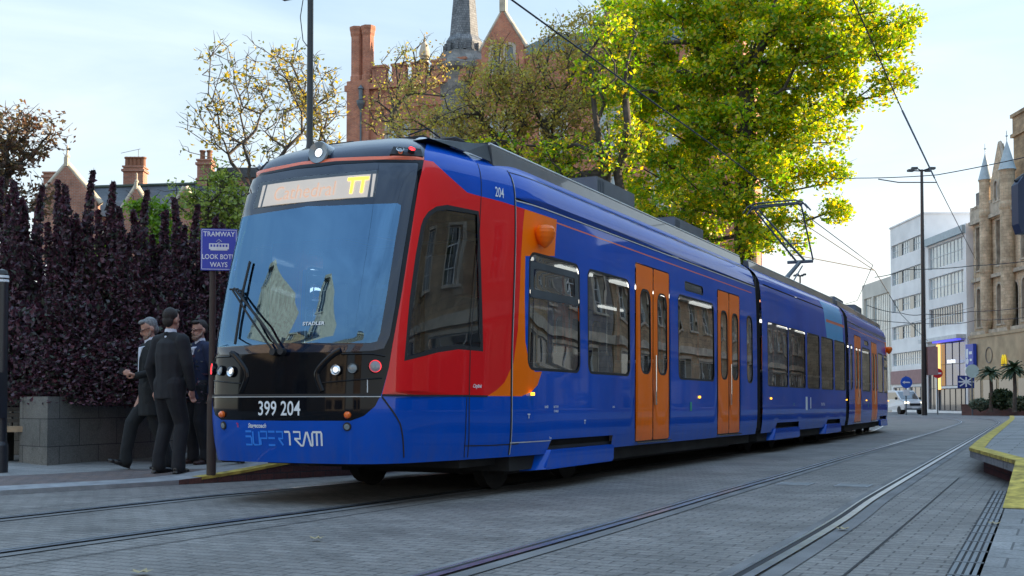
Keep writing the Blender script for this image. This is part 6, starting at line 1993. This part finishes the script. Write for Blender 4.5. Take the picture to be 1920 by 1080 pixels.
    for f, a in zip(feet, ank):
        q = MB(); R_ = Matrix.Translation(a) @ Matrix.Rotation(f[4] if len(f) > 4 else 0, 4, 'Z') @ Matrix.Rotation(-f[3], 4, 'X')
        ell(q, (0, .02, -.045), (.042, .06, .045)); ell(q, (0, -.07, -.06), (.045, .085, .03)); ell(q, (0, -.15, -.066), (.04, .05, .022)); q.box((0, -.055, -.085), (.075, .25, .012)); q.box((0, .045, -.083), (.07, .07, .016))
        q.v = [tuple(R_ @ Vector(v)) for v in q.v]
        fused('shoe', q, .009, shm, root, 1)
    # shirt
    q = MB(); limb(q, [base_ + Vector((0, .004, 1.46)), base_ + Vector((0, -.004, 1.535))], [.072, .066])
    if shirt: q.add([base_ + Vector((-.055, -.128, 1.44)), base_ + Vector((.055, -.128, 1.44)), base_ + Vector((.012, -.142, 1.12)), base_ + Vector((-.012, -.142, 1.12)), base_ + Vector((-.055, -.05, 1.46)), base_ + Vector((.055, -.05, 1.46)), base_ + Vector((.012, -.10, 1.1)), base_ + Vector((-.012, -.10, 1.1))], [(0, 3, 2, 1), (4, 5, 6, 7), (0, 1, 5, 4), (1, 2, 6, 5), (2, 3, 7, 6), (3, 0, 4, 7)])
    fused('shirt', q, .008, M['shirt'], root, 1)
    # hair
    q = MB()
    ell(q, (0, .034, .052), (.081, .090, .090)); ell(q, (0, .065, -.01), (.066, .052, .07))
    if not bald: ell(q, (.0, -.045, .105), (.062, .045, .030))
    q.v = [tuple(Rh @ Vector(v)) for v in q.v]
    fused('hair', q, .007, hairm, root, 1)
    if beard:
        q = MB(); ell(q, (0, -.055, -.085), (.052, .045, .042)); 
        for s_ in (-1, 1): q.tube([(s_ * .07, .0, -.01), (s_ * .064, -.025, -.055), (s_ * .03, -.075, -.085)], [.012, .02, .022], 8)
        q.tube([(-.032, -.088, -.045), (0, -.098, -.037), (.032, -.088, -.045)], [.008, .011, .008], 6)
        q.v = [tuple(Rh @ Vector(v)) for v in q.v]
        fused('beard', q, .006, beard, root, 1)
    if glasses:
        q = MB()
        for s_ in (-1, 1):
            q.tube([(s_ * .034 + .024 * math.cos(a), -.098, .017 + .018 * math.sin(a)) for a in [2 * PI * k / 12 for k in range(13)]], .0028, 5)
            q.tube([(s_ * .058, -.095, .02), (s_ * .080, .01, .015)], .0028, 5)
        q.tube([(-.01, -.1, .02), (.01, -.1, .02)], .0028, 5)
        q.v = [tuple(Rh @ Vector(v)) for v in q.v]; q.build('glasses', M['rubber'], root)
    return root, [root.matrix_basis @ w[0] for w in wr], wr, K

def ground_at(px, dep):
    p = at(px, 760, dep); return (p.x, p.y, pav_z(p.x, p.y))
DOWN = (0, -.1, -1)
# facing: rz = TH makes a person face the camera
A_, wA, wrA, KA = person('grey haired bearded man in a dark open coat and white shirt looking at his phone', ground_at(290, 13.3), TH - 1.0, 1.75,
       ((-.10, -.30, .03, .35), (.08, .12, .0, 0)), (((-.26, .05, 1.16), (-.25, .10, .89), DOWN), ((.25, .02, 1.15), (.15, -.20, 1.10), (-.1, -1, .35))), .0, .38, M['coat'], M['coat'], M['shoe'], M['hair_grey'], M['beard'], True, True, .30)
B_, wB, wrB, KB = person('man in a black suit seen from behind, standing nearest the kerb', ground_at(320, 12.55), TH + PI - .55, 1.80,
       ((-.13, .0, 0, 0, .3), (.14, .03, 0, 0, -.3)), (((-.25, -.02, 1.16), (-.25, -.08, .91), DOWN), ((.27, .04, 1.15), (.29, -.06, .90), DOWN)), .15, .08, M['suit'], M['suit'], M['shoe'], M['hair_dark'], None, False, False, .13)
C_p, wC, wrC, KC = person('bearded man with glasses in a navy suit standing beside the tram nose', ground_at(374, 14.2), TH - .75, 1.78,
       ((-.10, -.02, 0, 0, -.2), (.12, .02, 0, 0, .2)), (((-.27, .03, 1.15), (-.24, -.12, .95), DOWN), ((.27, .04, 1.15), (.27, -.02, .88), DOWN)), .1, .12, M['navysuit'], M['suit'], M['shoebrown'], M['hair_dark'], M['beard'], True, True, .13)
D_, wD, wrD, KD = person('person hidden behind the tram nose with only a black shoe and trouser leg showing', ground_at(494, 13.0), TH - 1.35, 1.76,
       ((-.08, -.28, .0, .05), (.08, .24, .03, -.3)), (((-.26, .05, 1.15), (-.24, -.1, .9), DOWN), ((.26, .05, 1.15), (.24, .1, .9), DOWN)), 0, 0, M['suit'], M['suit'], M['shoe'], M['hair_dark'], None, False, True, .13)
# phone held by the first man
wp, d_, u_, s_ = wrA[1]
q = MB(); ax = Matrix((u_, d_, s_)).transposed()
q.box(wp + d_ * .12 + s_ * .035, (.075, .150, .009), ax=ax); q.box(wp + d_ * .12 + s_ * .0402, (.066, .135, .001), m=1, ax=ax)
ph = q.build('phone', [M['rubber'], emis('phone_screen', (.5, .55, .6), .4)]); ph.matrix_basis = A_.matrix_basis
tag(ph, 'black smartphone held in the grey haired man\'s hand', 'phone')

for i, (px, py, lb) in enumerate(((1600, 912, 'small square inspection cover between the empty tracks'), (1490, 909, 'worn inspection cover left of the small square one'))):
    p = on_z(px, py, 0); q = MB(); o = empty('inspection_cover', (p.x, p.y, .0)); tag(o, lb, 'drain cover')
    q.box((0, 0, .006), (.34, .42, .012)); q.build('frame', M['kerb'], o); q = MB(); q.box((0, 0, .0085), (.28, .36, .012)); q.build('lid', M['concrete'], o)
# litter: fallen leaves on the setts
rng = np.random.default_rng(4)
lm = mat('fallen_leaf', (.34, .28, .16), .8)
for i, (px, py, lb) in enumerate(((265, 1073, 'largest fallen leaf, at the bottom left of the street'), (593, 1010, 'small pale fallen leaf between the tracks'), (1580, 992, 'pale fallen leaf beside the near rail'), (1865, 982, 'red brown fallen leaf on the drain'), (320, 892, 'fallen leaf on the left kerb'))):
    p = on_z(px, py, .02 if i != 4 else .07)
    s_ = .05 if i else .06
    vs = [(s_ * math.cos(a) * (1 if k % 2 else .55), s_ * math.sin(a) * (1 if k % 2 else .55), .012 * (k % 2) + .002) for k, a in enumerate([2 * PI * j / 10 for j in range(10)])] + [(0, 0, .004)]
    o = mesh('fallen_leaf', vs, [(k, (k + 1) % 10, 10) for k in range(10)], lm, None, loc=p); tag(o, lb, 'leaf')
